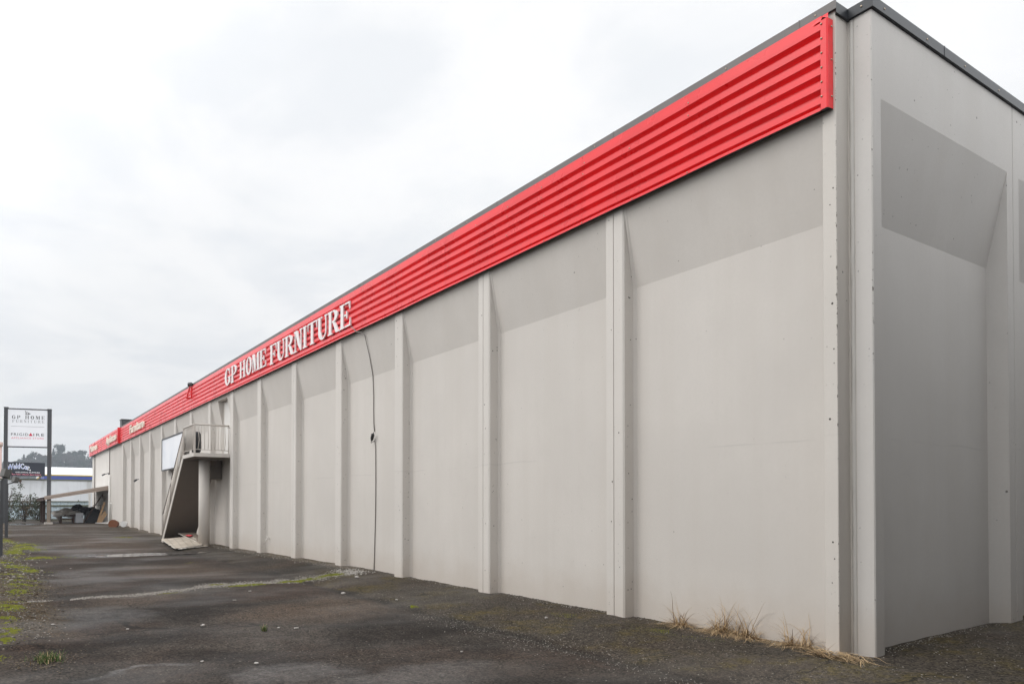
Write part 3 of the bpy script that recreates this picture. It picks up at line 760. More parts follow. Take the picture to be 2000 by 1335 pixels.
# broken boards under the stairs
def board(cx, cy, L, Wd, th, rot, z, label, tilt=0.0, mat='ply', warp=.02, seed=0):
    mb = MB(); n = 10; m = 5; c, s = math.cos(rot), math.sin(rot); top = []; 
    for j in range(m + 1):
        for i in range(n + 1):
            u = (i / n - .5) * L; v = (j / m - .5) * Wd
            if i in (0, n): u += .05 * noise.noise(Vector((j * 1.3, seed, i)))
            if j in (0, m): v += .04 * noise.noise(Vector((i * .9, seed, j + 9)))
            zz = z + warp * noise.noise(Vector((u * 1.1 + seed * 7, v * 1.1, seed))) * 2 + tilt * (u / L + .5)
            top.append((cx + c * u - s * v, cy + s * u + c * v, zz))
    K = len(top); bot = [(p[0], p[1], p[2] - th) for p in top]; fs = []
    for j in range(m):
        for i in range(n):
            a = j * (n + 1) + i; q = (a, a + 1, a + n + 2, a + n + 1); fs.append(q); fs.append(tuple(K + t for t in q[::-1]))
    mb.add(top + bot, fs, 0)
    rim = [i for i in range(n + 1)] + [j * (n + 1) + n for j in range(1, m + 1)] + [m * (n + 1) + i for i in range(n - 1, -1, -1)] + [j * (n + 1) for j in range(m - 1, 0, -1)]
    P = top + bot
    mb.add(P, [(rim[k], rim[(k + 1) % len(rim)], K + rim[(k + 1) % len(rim)], K + rim[k]) for k in range(len(rim))], 1)
    tag(mb.build('broken_board', [mat, 'ply_edge']), label, 'board', 'broken boards under the stairs')
def sheet_board(A, B, C, D, th, label, mat, seed):
    A, B, C, D = map(Vector, (A, B, C, D)); n, m = 16, 8; top = []
    for j in range(m + 1):
        for i in range(n + 1):
            u, v = i / n, j / m
            e = .05 * noise.noise(Vector((i * .9 + seed, j * 1.1, seed)))
            p = (A.lerp(D, u)).lerp(B.lerp(C, u), v)
            rimv = 1 if j in (0, m) else 0; rimu = 1 if i in (0, n) else 0
            p += Vector((e * 1.6 * rimu, e * 1.2 * rimv, .035 * noise.noise(Vector((u * 2.3 + seed, v * 2.1, seed * 3)))))
            top.append(p)
    K = len(top); bot = [p - Vector((0, 0, th)) for p in top]; fs = []; mb = MB()
    for j in range(m):
        for i in range(n):
            a = j * (n + 1) + i; q = (a, a + 1, a + n + 2, a + n + 1); fs.append(q); fs.append(tuple(K + t for t in q[::-1]))
    P = top + bot; mb.add(P, fs, 0)
    rim = [i for i in range(n + 1)] + [j * (n + 1) + n for j in range(1, m + 1)] + [m * (n + 1) + i for i in range(n - 1, -1, -1)] + [j * (n + 1) for j in range(m - 1, 0, -1)]
    mb.add(P, [(rim[k], rim[(k + 1) % len(rim)], K + rim[(k + 1) % len(rim)], K + rim[k]) for k in range(len(rim))], 1)
    tag(mb.build('broken_board', [mat, 'ply_edge']), label, 'board', 'broken boards under the stairs')
sheet_board((-24.5, -1.98, .085), (-25.95, -.72, .12), (-28.3, -.60, .36), (-30.1, -1.47, .19), .03, 'large pale warped board topmost of the pile under the stairs', 'siding', 1)
sheet_board((-25.0, -1.55, .055), (-26.0, -.55, .06), (-29.2, -.35, .16), (-29.2, -1.30, .14), .025, 'second board in the pile, its splintered edge showing under the top one', 'ply', 2)
sheet_board((-26.6, -.80, .20), (-27.2, -.25, .20), (-29.9, -.18, .44), (-29.7, -.85, .42), .02, 'brownish board at the back of the pile by the lowest steps', 'wood_grey', 3)
for i in range(7):
    x = -24.75 - i * .22; y = -1.75 + i * .17 + ru(-.04, .04)
    b = MB(); b.obox((x, y, .045), Vector((.10, -.03, ru(-.01, .01))), Vector((.02, .07, 0)), (0, 0, .014)); tag(b.build('board_scrap', 'ply_edge'), 'small white broken board scrap poking out below the board pile', 'scrap', 'white scraps below the boards')
b = MB(); b.blob((-28.3, -.72, .375), (.34, .12, .035), 3, .3, 12, 6); tag(b.build('rag', 'redcloth'), 'small red rag lying on the boards under the stairs', 'rag')

# ---------------------------------------------------------------- small fittings on the wall
CB = thing('conduit', 'thin grey conduit hanging down the wall below the last sign letter', 'conduit', (-12.5, .1, 0))
def yw(z): return yhood(z) - .018
path = [(-13.0, -.14, 6.02), (-12.9, -.13, 5.95), (-12.78, -.11, 5.86), (-12.62, -.05, 5.82), (-12.52, .0, 5.74)]
for z, x in ((5.2, -12.5), (4.76, -12.50), (4.3, -12.46), (3.95, -12.46), (3.6, -12.44), (3.40, -12.40)): path.append((x, yw(z), z))
b = MB(); b.tube(path, .0105, 8); b.build('upper_run', 'cable', CB)
b = MB(); pts = [(-12.37, YB - .03, 3.18)]
for i in range(12):
    z = 3.05 - i * .275; pts.append((-12.34 + .035 * math.sin(i * .35) - .004 * i, YB - .018, max(z, .03)))
b.tube(pts, .0105, 8); b.build('lower_run', 'cable', CB)
b = MB(); b.obox((-12.36, YB - .09, 3.27), (.07, -.02, .05), (.01, .03, 0), (-.012, 0, .018)); b.blob((-12.44, YB - .07, 3.20), (.022, .03, .03), 2, .3, 8, 6)
b.tube([(-12.41, YB - .03, 3.38), (-12.46, YB - .07, 3.30), (-12.45, YB - .08, 3.12), (-12.40, YB - .05, 3.15), (-12.37, YB - .03, 3.18)], .008, 6); b.build('lamp_head', 'blackstuff', CB)

BR = thing('lamp_bracket', 'red triangular lamp bracket with black lamp on the fascia top', 'lamp', (-31.4, -.09, 6.4))
b = MB(); b.beam((-31.25, -.26, 6.40), (-31.25, -.12, 6.93), .07, .06); b.beam((-31.3, -.10, 6.40), (-31.25, -.28, 6.40), .07, .06); b.beam((-31.0, -.11, 6.36), (-31.0, -.11, 6.90), .05, .03)
b.beam((-31.25, -.2, 6.65), (-31.0, -.11, 6.62), .04, .04); b.build('arm', 'red2', BR)
b = MB(); b.tube([(-31.36, -.15, 6.96), (-31.28, -.15, 7.03), (-31.0, -.13, 7.0), (-30.9, -.12, 6.93)], [.05, .075, .075, .04], 12); b.build('lamp_head', 'blackstuff', BR)

def wall_lamp(x, y, z, label, s=1.0):
    t = thing('wall_lamp', label, 'lamp', (x, y, z), 'small dark wall lamps')
    b = MB(); b.box(x - .07 * s, x + .07 * s, y - .05, y, z - .05, z + .09); b.build('bracket', 'darkmetal', t)
    b = MB(); b.tube([(x - .03, y - .05, z + .05), (x - .10, y - .28 * s, z - .02)], .025, 8); b.obox((x - .14, y - .36 * s, z - .06), (.09, 0, 0), (0, .09 * s, .05), (0, -.015, .05)); b.build('lamp_head', 'darkmetal', t)
wall_lamp(-59.5, -.02, 3.98, 'small dark lamp on the wall directly above the lean-to shed roof')
wall_lamp(-46.6, YB, 3.2, 'small dark lamp in a wall recess between pilasters, left of the board', .8)
b = MB(); b.tube([(-20.72, YB, .50), (-20.72, YB - .07, .50), (-20.74, YB - .11, .47), (-20.74, YB - .11, .41)], .016, 8); b.tube([(-20.76, YB - .075, .56), (-20.66, YB - .075, .56)], .014, 6); b.tube([(-20.72, YB - .07, .5), (-20.72, YB - .075, .57)], .01, 6)
tag(b.build('faucet', 'pvc'), 'small pale garden faucet sticking out of the wall near ground', 'faucet')
DP = thing('drain_pipe', 'white plastic drain pipe elbowing along the ground by the shed', 'pipe', (-59.2, -.1, .2))
b = MB(); b.tube([(-58.75, -.07, 3.9), (-58.75, -.07, .42), (-58.8, -.07, .30), (-58.95, -.12, .27), (-60.6, -.75, .25)], .06, 10); b.build('downpipe', 'pvc', DP)
b = MB(); b.tube([(-58.0, -.02, .5), (-58.0, -.02, 1.68), (-58.0, -.06, 1.76), (-58.3, -.07, 1.76), (-58.4, -.07, 1.68), (-58.42, -.07, .35)], .035, 8); b.build('vent_pipe', 'pvc', DP)
# bucket and clay pot beside the wall
b = MB(); X, Y, Zg = -50.05, -.28, zbase(-50) + .2
b.tube([(X - .22, Y + .12, Zg), (X + .26, Y - .02, Zg)], [.17, .2], 18, 0, True)
b.tube([(X - .22, Y + .12, Zg), (X - .20, Y + .11, Zg)], [.185, .185], 18)
tag(b.build('bucket', 'letter'), 'white plastic bucket lying on its side against the wall', 'bucket')
b = MB(); X, Y, Zg = -50.25, -.82, zbase(-50) + .20
b.tube([(X - .35, Y + .2, Zg), (X + .2, Y - .03, Zg), (X + .24, Y - .05, Zg)], [.2, .27, .27], 20)
b.tube([(X + .16, Y - .01, Zg), (X + .265, Y - .06, Zg)], [.285, .285], 20)
tag(b.build('clay_pot', 'terracotta'), 'rust brown clay pot lying beside the white bucket', 'pot')
# roof plant
RU = thing('rooftop_unit', 'dark box shaped unit on the warehouse roof', 'roof unit', (-58.4, 1.4, 6.86))
b = MB(); b.box(-58.9, -58.0, .62, 2.2, 6.87, 8.0); b.build('casing', 'darkmetal', RU)
b = MB()
for i in range(5): b.box(-57.995, -57.96, .72, 2.1, 7.05 + i * .18, 7.12 + i * .18)
b.box(-58.95, -57.93, .58, 2.24, 8.004, 8.05); b.build('louvre', 'lamp', RU)

# ---------------------------------------------------------------- lean-to shed and what it shelters
SH = thing('lean_to_shed', 'open lean-to shed with sloping roof against the far end of the wall', 'shed', (-64, -2, .2))
sx0, sx1 = -60.0, -68.5
def roofz(y): return 3.04 + (y - .0) * (3.04 - 2.22) / 4.12
b = MB(); b.prism([(0.0, roofz(0)), (-4.3, roofz(-4.3)), (-4.3, roofz(-4.3) + .05), (0.0, roofz(0) + .05)], lambda p: (sx0, p[0], p[1]), lambda p: (sx1, p[0], p[1])); b.build('roof', 'roofwhite', SH)
b = MB(); b.prism([(0.0, roofz(0) - .26), (-4.13, roofz(-4.13) - .21), (-4.13, roofz(-4.13) - .003), (0.0, roofz(0) - .003)], lambda p: (sx0 + .02, p[0], p[1]), lambda p: (sx0 - .03, p[0], p[1]))
b.prism([(0.0, roofz(0) - .10), (-4.15, roofz(-4.15) - .07), (-4.15, roofz(-4.15) + .06), (0.0, roofz(0) + .07)], lambda p: (sx0 + .05, p[0], p[1]), lambda p: (sx0 + .021, p[0], p[1]))
b.build('fascia_board', 'fascia_wood', SH)
b = MB(); b.box(sx1, sx0 - .04, -4.2, -4.06, roofz(-4.13) - .27, roofz(-4.13) - .03); b.build('eave_beam', 'wood_brown', SH)
for x in (-62.4, -64.8, -67.2):
    b = MB(); b.prism([(-.01, roofz(0) - .20), (-4.05, roofz(-4.05) - .20), (-4.05, roofz(-4.05) - .006), (-.01, roofz(0) - .006)], lambda p: (x + .04, p[0], p[1]), lambda p: (x - .04, p[0], p[1])); b.build('rafter', 'wood_brown', SH)
b = MB(); b.box(-60.35, -60.12, -3.96, -3.74, .35, 1.97); b.build('post', 'wood_grey', SH)
b = MB(); b.box(-60.5, -59.97, -4.12, -3.6, .1, .36); b.build('footing', 'stair', SH)
b = MB(); b.box(-65.2, -65.0, -4.0, -3.8, .15, 2.0); b.build('post', 'wood_brown', SH)
b = MB(); b.box(-68.2, -68.0, -4.0, -3.8, .15, 2.0); b.build('post', 'wood_brown', SH)
gz = .22
TB = thing('workbench', 'old wooden bench under the lean-to shed carrying a grey tarp', 'bench', (-63.2, -2.4, gz))
b = MB(); b.box(-63.9, -62.6, -3.0, -1.95, gz + .58, gz + .66); b.build('tabletop', 'wood_brown', TB)
for x, y in ((-62.75, -2.9), (-62.75, -2.05), (-63.75, -2.9), (-63.75, -2.05)):
    b = MB(); b.box(x - .06, x + .06, y - .06, y + .06, gz, gz + .578); b.build('leg', 'wood_brown', TB)
b = MB(); b.box(-62.72, -62.66, -2.83, -2.12, gz + .30, gz + .40); b.build('stretcher', 'wood_brown', TB)
b = MB()
b.blob((-63.2, -2.5, gz + .78), (.75, .75, .26), 2, .5, 22, 12); b.blob((-62.9, -3.05, gz + .66), (.4, .36, .26), 5, .6, 16, 10); b.blob((-63.1, -1.9, gz + .78), (.45, .4, .15), 7, .35, 16, 10)
tag(b.build('tarp', 'tarp'), 'crumpled grey tarp heaped on the old bench under the shed', 'tarp')
b = MB(); b.blob((-63.6, -1.2, gz + .98), (.8, .75, .24), 11, .75, 22, 12); b.blob((-63.3, -.75, gz + .9), (.5, .5, .24), 12, .7, 16, 10); b.blob((-64.0, -1.6, gz + 1.02), (.5, .4, .28), 14, .8, 16, 10)
tag(b.build('tarp', 'tarp_dark'), 'black crumpled plastic tarp over the cabinet and crate in the shed', 'tarp')
CN = thing('cabinet', 'white cabinet under the shed between bench and black crate', 'cabinet', (-63, -1.6, gz))
b = MB(); b.box(-63.6, -62.55, -1.93, -1.42, gz + .04, gz + .80); b.build('body', 'cabinet', CN)
b = MB(); b.box(-62.547, -62.52, -1.90, -1.45, gz + .08, gz + .77); dd = b.build('door', 'cabinet', CN)
b = MB(); b.box(-62.518, -62.49, -1.52, -1.49, gz + .45, gz + .60); b.build('handle', 'darkmetal', dd)
CR = thing('crate', 'big black slatted crate against the wall under the shed', 'crate', (-63, -.7, gz))
b = MB(); b.box(-63.8, -62.45, -1.25, -.22, gz + .02, gz + .80); b.build('body', 'blackstuff', CR)
for i in range(4):
    b = MB(); b.box(-62.447, -62.41, -1.25, -.22, gz + .06 + i * .18, gz + .17 + i * .18); b.build('slat', 'tarp_dark', CR)
b = MB(); b.tube([(-62.1, -1.45, gz), (-61.6, -.22, 2.46)], .035, 8); b.tube([(-61.6, -.22, 2.46), (-61.62, -.13, 2.0)], .025, 6)
tag(b.build('pole', 'rust'), 'long dark pole leaning against the wall inside the shed', 'pole')
for i, (y0, y1, z1, lb) in enumerate(((-.62, -.12, 1.85, 'tallest pale plank leaning on the wall at the shed edge'), (-.62, -.10, 1.15, 'short orange plank leaning behind the tallest one in the shed'), (-.48, -.04, .98, 'shortest raw plank leaning nearest the white drain pipe'))):
    b = MB(); b.beam((-61.0 + i * .16, y0, gz - .02), (-61.1 + i * .16, y1, z1), .14, .04, 0, (1, 0, 0)); tag(b.build('plank', 'wood_new'), lb, 'plank', 'planks leaning under the shed')
b = MB(); b.tube([(-63.9, -.6, 1.2), (-63.9, -.6, 1.62), (-63.9, -.1, 1.62), (-63.9, -.1, 1.2)], .022, 6); b.tube([(-63.9, -.6, 1.2), (-63.9, -.6, gz)], .022, 6); b.tube([(-63.9, -.1, 1.2), (-63.9, -.1, gz)], .022, 6); b.tube([(-63.9, -.6, 1.2), (-63.9, -.1, 1.2)], .022, 6)
tag(b.build('trolley_frame', 'rust'), 'thin metal trolley frame standing behind the black crate', 'trolley')

# ---------------------------------------------------------------- pole sign
A_ = Vector((-64.95, -6.42, 0)); B_ = Vector((-64.15, -3.62, 0))
ux = (B_ - A_).normalized(); out = ux.cross(Vector((0, 0, 1)))
if out.x < 0: out = -out
PS = thing('pole_sign', 'tall white store sign panel on two dark steel posts', 'sign', tuple((A_ + B_) / 2))
for p, h in ((A_, 9.12), (B_, 9.08)):
    b = MB(); b.obox((p.x, p.y, h / 2), ux * .125, out * .11, (0, 0, h / 2)); b.obox((p.x, p.y, h + .02), ux * .14, out * .125, (0, 0, .02)); b.build('post', 'darkmetal', PS)
W_ = (B_ - A_).length - .25; L0 = A_ + ux * .125; Z0, Z1 = 6.16, 9.0
ctr = L0 + ux * (W_ / 2)
b = MB(); b.obox((ctr.x, ctr.y, (Z0 + Z1) / 2), ux * (W_ / 2 - .003), out * .07, (0, 0, (Z1 - Z0) / 2)); pn = b.build('panel', 'white', PS)
for z in (Z0 - .045, Z1 + .045):
    b = MB(); b.obox((ctr.x, ctr.y, z), ux * (W_ / 2 - .002), out * .09, (0, 0, .04)); b.build('frame_bar', 'darkmetal', PS)
face = L0 + out * .071
def fpt(t, z): q = face + ux * (W_ * t); return (q.x, q.y, z)
def serif_text(word, t0, t1, za, h, mat):
    mb = MB(); ws = [(.55 if c == ' ' else GL[c][1]) for c in word]; gap = .42; tot = sum(ws) + gap * (len(ws) - 1); sx = (t1 - t0) / tot; x = t0
    for c, w in zip(word, ws):
        if c != ' ':
            for i, pc in enumerate(GL[c][0].p):
                o = out * (.004 + .0006 * (i % 4))
                mb.poly([Vector(fpt(x + px * sx, za + pz * h)) + o for px, pz in pc])
        x += (w + gap) * sx
    return mb.build('lettering', mat, pn, fix=False)
serif_text('GP HOME', .10, .93, 8.28, .26, 'ink')
serif_text('FURNITURE', .11, .92, 7.99, .21, 'inkgrey')
b = MB(); b.obox(Vector(fpt(.5, 7.70)), ux * (W_ * .42), out * .004, (0, 0, .013)); b.build('rule', 'inkgrey', pn)
b = MB(); text_on(b, 'FRIGID', fpt(.085, 6.98), ux, (0, 0, 1), W_ * .43, .205, .006, 0, .0, 0, 1.2); text_on(b, 'IRE', fpt(.645, 6.98), ux, (0, 0, 1), W_ * .27, .205, .006, 0, .0, 0, 1.25); b.build('lettering', 'ink', pn, fix=False)
b = MB(); b.poly([Vector(fpt(.525, 6.98)) + out * .006, Vector(fpt(.625, 6.98)) + out * .006, Vector(fpt(.575, 7.23)) + out * .006]); b.build('emblem', 'inkred', pn)
b = MB(); text_on(b, 'APPLIANCE STORE', fpt(.09, 6.74), ux, (0, 0, 1), W_ * .82, .13, .006, 0, .0, 0, 1.2); b.build('lettering', 'inkpink', pn, fix=False)
b = MB()
def stroke(pts, r=.018): b.tube([Vector(fpt(t, z)) + out * .006 for t, z in pts], r, 6)
stroke([(.435, 8.92), (.445, 8.84), (.455, 8.70), (.44, 8.64)]); stroke([(.455, 8.76), (.475, 8.80), (.50, 8.79), (.515, 8.72), (.52, 8.66)]); stroke([(.44, 8.64), (.52, 8.64), (.565, 8.70), (.52, 8.74)], .024)
b.build('emblem', 'ink', pn)

# ---------------------------------------------------------------- floodlight posts on the verge
def flood(x, y, w, h, yawd, lamp, label):
    z0 = ground_z(x, y); t = thing('floodlight_post', label, 'floodlight', (x, y, z0), 'ground floodlights by the verge')
    b = MB(); b.box(x - w / 2, x + w / 2, y - w / 2, y + w / 2, z0 + .02, z0 + h); b.build('post', 'darkmetal', t)
    b = MB(); b.box(x - w * 1.1 - .05, x + w * 1.1 + .05, y - w * 1.1 - .05, y + w * 1.1 + .05, z0 - .03, z0 + .025); b.build('base_plate', 'darkmetal', t)
    c = Vector((x, y, z0 + h)) + Vector(lamp); rot = Matrix.Rotation(R(yawd), 3, 'Z') @ Matrix.Rotation(R(-16), 3, 'X')
    b = MB(); b.obox(c, rot @ Vector((.12, 0, 0)), rot @ Vector((0, .08, 0)), rot @ Vector((0, 0, .125)))
    b.obox(c + rot @ Vector((0, .10, 0)), rot @ Vector((.13, 0, 0)), rot @ Vector((0, .012, 0)), rot @ Vector((0, 0, .137)))
    hd = b.build('lamp_head', 'lamp', t)
    b = MB(); b.beam((x, y, z0 + h - .01), tuple(c - Vector((0, 0, .12))), .05, .05); b.build('bracket', 'darkmetal', hd)
flood(-23.9, -7.13, .085, 2.36, 28, (.02, .09, .24), 'dark floodlight on a post with base plate, nearest the camera')
flood(-38.75, -6.76, .13, 2.55, 30, (.05, .32, .22), 'smaller looking dark floodlight post standing further along the mossy verge')

# ---------------------------------------------------------------- fence, buildings and billboard behind
FN = thing('metal_fence', 'pale blue corrugated metal fence closing off the yard', 'fence', (-76, -5, .4))
b = MB(); ys = -14.0; prof = []
while ys < .25:
    prof += [(0.0, ys), (0.0, ys + .16), (-.04, ys + .19), (-.04, ys + .23), (0.0, ys + .26)]; ys += .28
b.sheet(prof, lambda p: (-76 + p[0], p[1], .30), lambda p: (-76 + p[0], p[1], 1.95)); b.build('sheeting', 'fence', FN)
for z, h in ((1.52, .12), (1.93, .07)):
    b = MB(); b.box(-75.99, -75.90, -14, .2, z, z + h); b.build('rail', 'fence_rail', FN)
for y in (-13, -10.5, -8, -5.5, -3.0, -.6):
    b = MB(); b.box(-76.15, -76.05, y - .05, y + .05, .2, 2.1); b.build('post', 'fence_rail', FN)
b = MB(); b.box(-75.9, -75.74, .2, .36, .3, 2.75); 
for i in range(6): b.box(-75.86, -75.78, .12, .44, 2.2 + i * .1, 2.23 + i * .1)
b.build('end_post', 'pvc', FN)
WB = thing('white_building', 'low dirty white block building behind the pale blue fence', 'building', (-100, -4, 0))
b = MB(); b.box(-112, -95, -30, 8, 0, 4.44); b.build('wall', 'stainwhite', WB)
b = MB(); b.box(-112.1, -94.88, -30.1, 8.1, 4.45, 4.57); b.build('parapet', 'fence_rail', WB)
b = MB(); b.tube([(-94.9, -4.62, 4.4), (-94.9, -4.62, 4.0)], .05, 6); b.box(-94.95, -94.8, -4.8, -4.5, 4.24, 4.43); b.build('downpipe', 'rust', WB)
BB = thing('blue_building', 'distant warehouse with white roof and yellow and blue wall band', 'building', (-136, 2, 0))
b = MB(); b.box(-150, -130, -.6, 26, 0, 6.16); b.build('wall', 'blue', BB)
b = MB(); b.box(-150, -129.95, -.65, 26.05, 6.165, 6.33); b.build('trim', 'yellow', BB)
b = MB(); b.prism([(-129.9, 6.335), (-141, 7.95), (-152, 6.335)], lambda p: (p[0], -.7, p[1]), lambda p: (p[0], 26.1, p[1])); b.build('roof', 'roofwhite', BB)
BL = thing('billboard', 'dark navy welding shop billboard standing on the white building', 'billboard', (-94.3, -4.1, 4.8))
b = MB(); b.box(-94.45, -94.3, -5.86, -2.34, 4.85, 6.36); bp = b.build('panel', 'navy', BL)
for y in (-5.4, -2.8):
    b = MB(); b.box(-94.62, -94.47, y - .06, y + .06, 4.58, 6.2); b.build('strut', 'darkmetal', BL)
FXB = -94.299
def btext(txt, y0, w, z, h, mat, bold=0, shear=0, arc=0, lift=.004, ex=.01):
    b = MB(); text_on(b, txt, (FXB + lift, y0, z), (0, 1, 0), (0, 0, 1), w, h, ex, 0, bold, shear, 1.0, arc); b.build('lettering', mat, bp, fix=False)
btext('WeldCor.', -5.90, 2.22, 5.40, .64, 'billwhite', .05, .0, .22, .004)
btext('WeldCor.', -5.85, 2.06, 5.45, .52, 'billblue', -.012, .0, .22, .018)
btext('WELDING SUPPLIES', -5.12, 2.30, 5.19, .14, 'billwhite', .012)
btext('The Filler Metal Specialists', -5.55, 2.85, 4.90, .21, 'billpink', .008, .3)
# pale pole seen beside the sign post
b = MB(); b.tube([(-112.5, -6.35, 0), (-112.5, -6.35, 9.3)], .22, 10); b.tube([(-112.5, -6.35, 9.2), (-112.5, -6.35, 9.75)], .32, 10)
tag(b.build('pole', 'palepole'), 'pale pinkish pole rising behind the dark sign post', 'pole')

# ---------------------------------------------------------------- plants
def leaf_cloud(mb, c, r, n, s, mi=0, seed=0, flat=.8):
    c = Vector(c)
    for i in range(n):
        d = Vector((ru(-1, 1), ru(-1, 1), ru(-1, 1)))
        if d.length > 1: d.normalize(); d *= ru(.6, 1)
        p = c + Vector((d.x * r[0], d.y * r[1], d.z * r[2]))
        if noise.noise(p * (1.6 / max(.3, r[2])) + Vector((seed, 0, 0))) < -.12: continue
        a = Vector((ru(-1, 1), ru(-1, 1), ru(-flat, flat))).normalized(); q = a.cross(Vector((ru(-1, 1), ru(-1, 1), ru(-1, 1)))).normalized()
        k = s * ru(.6, 1.3)
        mb.add([p - a * k, p + q * k * .5, p + a * k, p - q * k * .5], [(0, 1, 2, 3)], mi)
def shrub(x, y, w, h, label, n, mats=('leaf', 'bark')):
    z0 = ground_z(x, y); t = thing('bramble_shrub', label, 'shrub', (x, y, z0), 'brambles by the fence')
    mb = MB()
    for i in range(7):
        a = ru(0, 6.28); e = Vector((x + math.cos(a) * w * .8, y + math.sin(a) * w * .8, z0 + h * ru(.6, 1)))
        mid = Vector((x, y, z0)).lerp(e, .5) + Vector((0, 0, h * .22)); mb.tube([(x + ru(-.2, .2), y + ru(-.2, .2), z0 - .05), mid, e, e + Vector((math.cos(a), math.sin(a), -1.2)) * .25], [.03, .02, .012, .006], 5)
    mb.build('stem', 'bark', t)
    mb = MB()
    for i in range(int(10)):
        cx, cy, cz = x + ru(-.7, .7) * w, y + ru(-.7, .7) * w, z0 + h * ru(.15, .85)
        leaf_cloud(mb, (cx, cy, cz), (w * .5, w * .5, h * .28), n, .075, 0 if rnd() < .7 else 1, i)
    mb.build('foliage', ['leaf', 'leaf_brown'], t, fix=False)
shrub(-70.5, -6.2, 1.0, 3.1, 'tall leafy bramble shrub behind the floodlight posts', 260)
shrub(-71.5, -4.95, .8, 2.35, 'arching bramble shrub against the fence behind the dark sign posts', 200)
shrub(-73.5, -3.9, .55, 2.0, 'low brown bramble leaning over the fence top', 120)
shrub(-66.8, -6.9, .7, 1.5, 'small dark bramble at the foot of the sign post', 160)
for i, (y, h, lb) in enumerate(((-5.3, 1.2, 'broad ivy growth climbing the blue fence'), (-4.75, 1.45, 'tallest ivy strand climbing the blue fence'), (-4.1, 1.25, 'ivy strand on the fence close to the brown shed post'), (-2.95, .9, 'short ivy strand on the fence beside the grey shed post'))):
    t = thing('ivy_plant', lb, 'climbing plant', (-75.85, y, .4), 'ivy on the fence')
    b = MB(); b.tube([(-75.88, y, .35), (-75.88, y + .06, .4 + h * .5), (-75.9, y - .03, .4 + h)], [.015, .01, .006], 5); b.build('stem', 'bark', t)
    b = MB()
    for j in range(7): leaf_cloud(b, (-75.85, y + ru(-.12, .12), .45 + h * j / 7), (.06, .16, .14), 26, .06, 0, j)
    b.build('foliage', 'leaf', t, fix=False)
# grass and weeds at the fence foot
b = MB()
for i in range(2600):
    x, y = ru(-75.6, -70.5), ru(-6.6, -1.2); z = ground_z(x, y); h = ru(.04, .22); a = ru(0, 6.28); w = .02
    b.add([(x - w, y, z), (x + w, y, z), (x + math.cos(a) * h * .4, y + math.sin(a) * h * .4, z + h)], [(0, 1, 2)], 0 if rnd() < .6 else 1)
tag(b.build('weeds', ['green', 'leaf_brown'], fix=False), 'rough strip of weeds in front of the pale blue fence', 'weeds', kind='stuff')

# moss cushions
mb = MB()
def moss_patch(cx, cy, rx, ry, rot, n, hmax=.03, s=.02):
    c, sn = math.cos(rot), math.sin(rot); sd = ru(0, 50)
    for i in range(n):
        u, v = random.gauss(0, .42), random.gauss(0, .42)
        x = cx + c * u * rx - sn * v * ry; y = cy + sn * u * rx + c * v * ry
        if noise.noise(Vector((x * 2.2, y * 3, sd))) < .06: continue
        z = ground_z(x, y); k = s * ru(.6, 1.4); h = hmax * ru(.3, 1) * max(.25, 1 - (u * u + v * v))
        a0 = ru(0, 6.28); P = [(x + math.cos(a0 + j * 1.2566) * k, y + math.sin(a0 + j * 1.2566) * k, z - .004) for j in range(5)]
        mb.add(P + [(x + ru(-.3, .3) * k, y + ru(-.3, .3) * k, z + h)], [(j, (j + 1) % 5, 5) for j in range(5)], 0, True)
for a in ((-30.5, -6.25, 2.6, .5, 0, 1500, .05, .045), (-26.0, -6.75, 2.2, .4, 0, 1100, .05, .04), (-23.2, -6.2, .8, .75, .3, 900, .05, .035), (-20.6, -6.95, 1.6, .4, 0, 900, .05, .03), (-16, -7.0, 1.6, .35, 0, 700, .04, .025), (-12.5, -6.98, 1.2, .3, 0, 400, .03, .022),
          (-7.3, -7.3, .5, .28, 0, 700, .03, .014), (-8.6, -7.3, .6, .25, 0, 500, .03, .016), (-34, -6.9, 3, .5, 0, 1300, .05, .05), (-28.3, -6.4, 1.4, .5, .2, 900, .06, .045), (-18.5, -6.75, 1.6, .45, .1, 900, .05, .028), (-14.2, -6.85, 1.3, .4, 0, 800, .04, .022), (-10.2, -7.15, 1.0, .25, 0, 600, .03, .018), (-6.6, -7.35, .4, .25, 0, 700, .03, .013), (-5.6, -7.45, .5, .2, 0, 500, .03, .012), (-2.2, -.35, 1.1, .22, .1, 500, .008, .010), (-4.0, -.5, 1.0, .25, .1, 350, .008, .010), (-36.1, -2.0, .9, .35, .4, 420, .05, .04), (-11.55, -2.9, .18, .8, .1, 620, .03, .016), (-12.0, -1.5, .2, .6, .1, 700, .04, .018), (-11.9, -3.6, .12, .5, 0, 240, .03, .015), (-11.75, -1.9, .2, .75, .2, 800, .04, .018),
          (-12.1, -1.0, .2, .45, .1, 600, .05, .018), (-9.2, -2.03, .22, .16, 0, 420, .04, .014), (-6.75, -1.72, .22, .12, 0, 260, .025, .011), (-4.4, -2.1, .16, .05, .1, 90, .02, .009), (-3.3, -1.8, .2, .07, .1, 160, .02, .009), (-5.4, -1.78, .3, .05, .1, 120, .02, .009), (-10.9, -4.6, .2, .4, 0, 160, .02, .016), (-18.5, -3.0, .4, .6, 0, 160, .02, .018)):
    moss_patch(*a)
tag(mb.build('moss', 'moss', fix=False), 'bright yellow green moss cushions scattered on the asphalt', 'moss', kind='stuff')

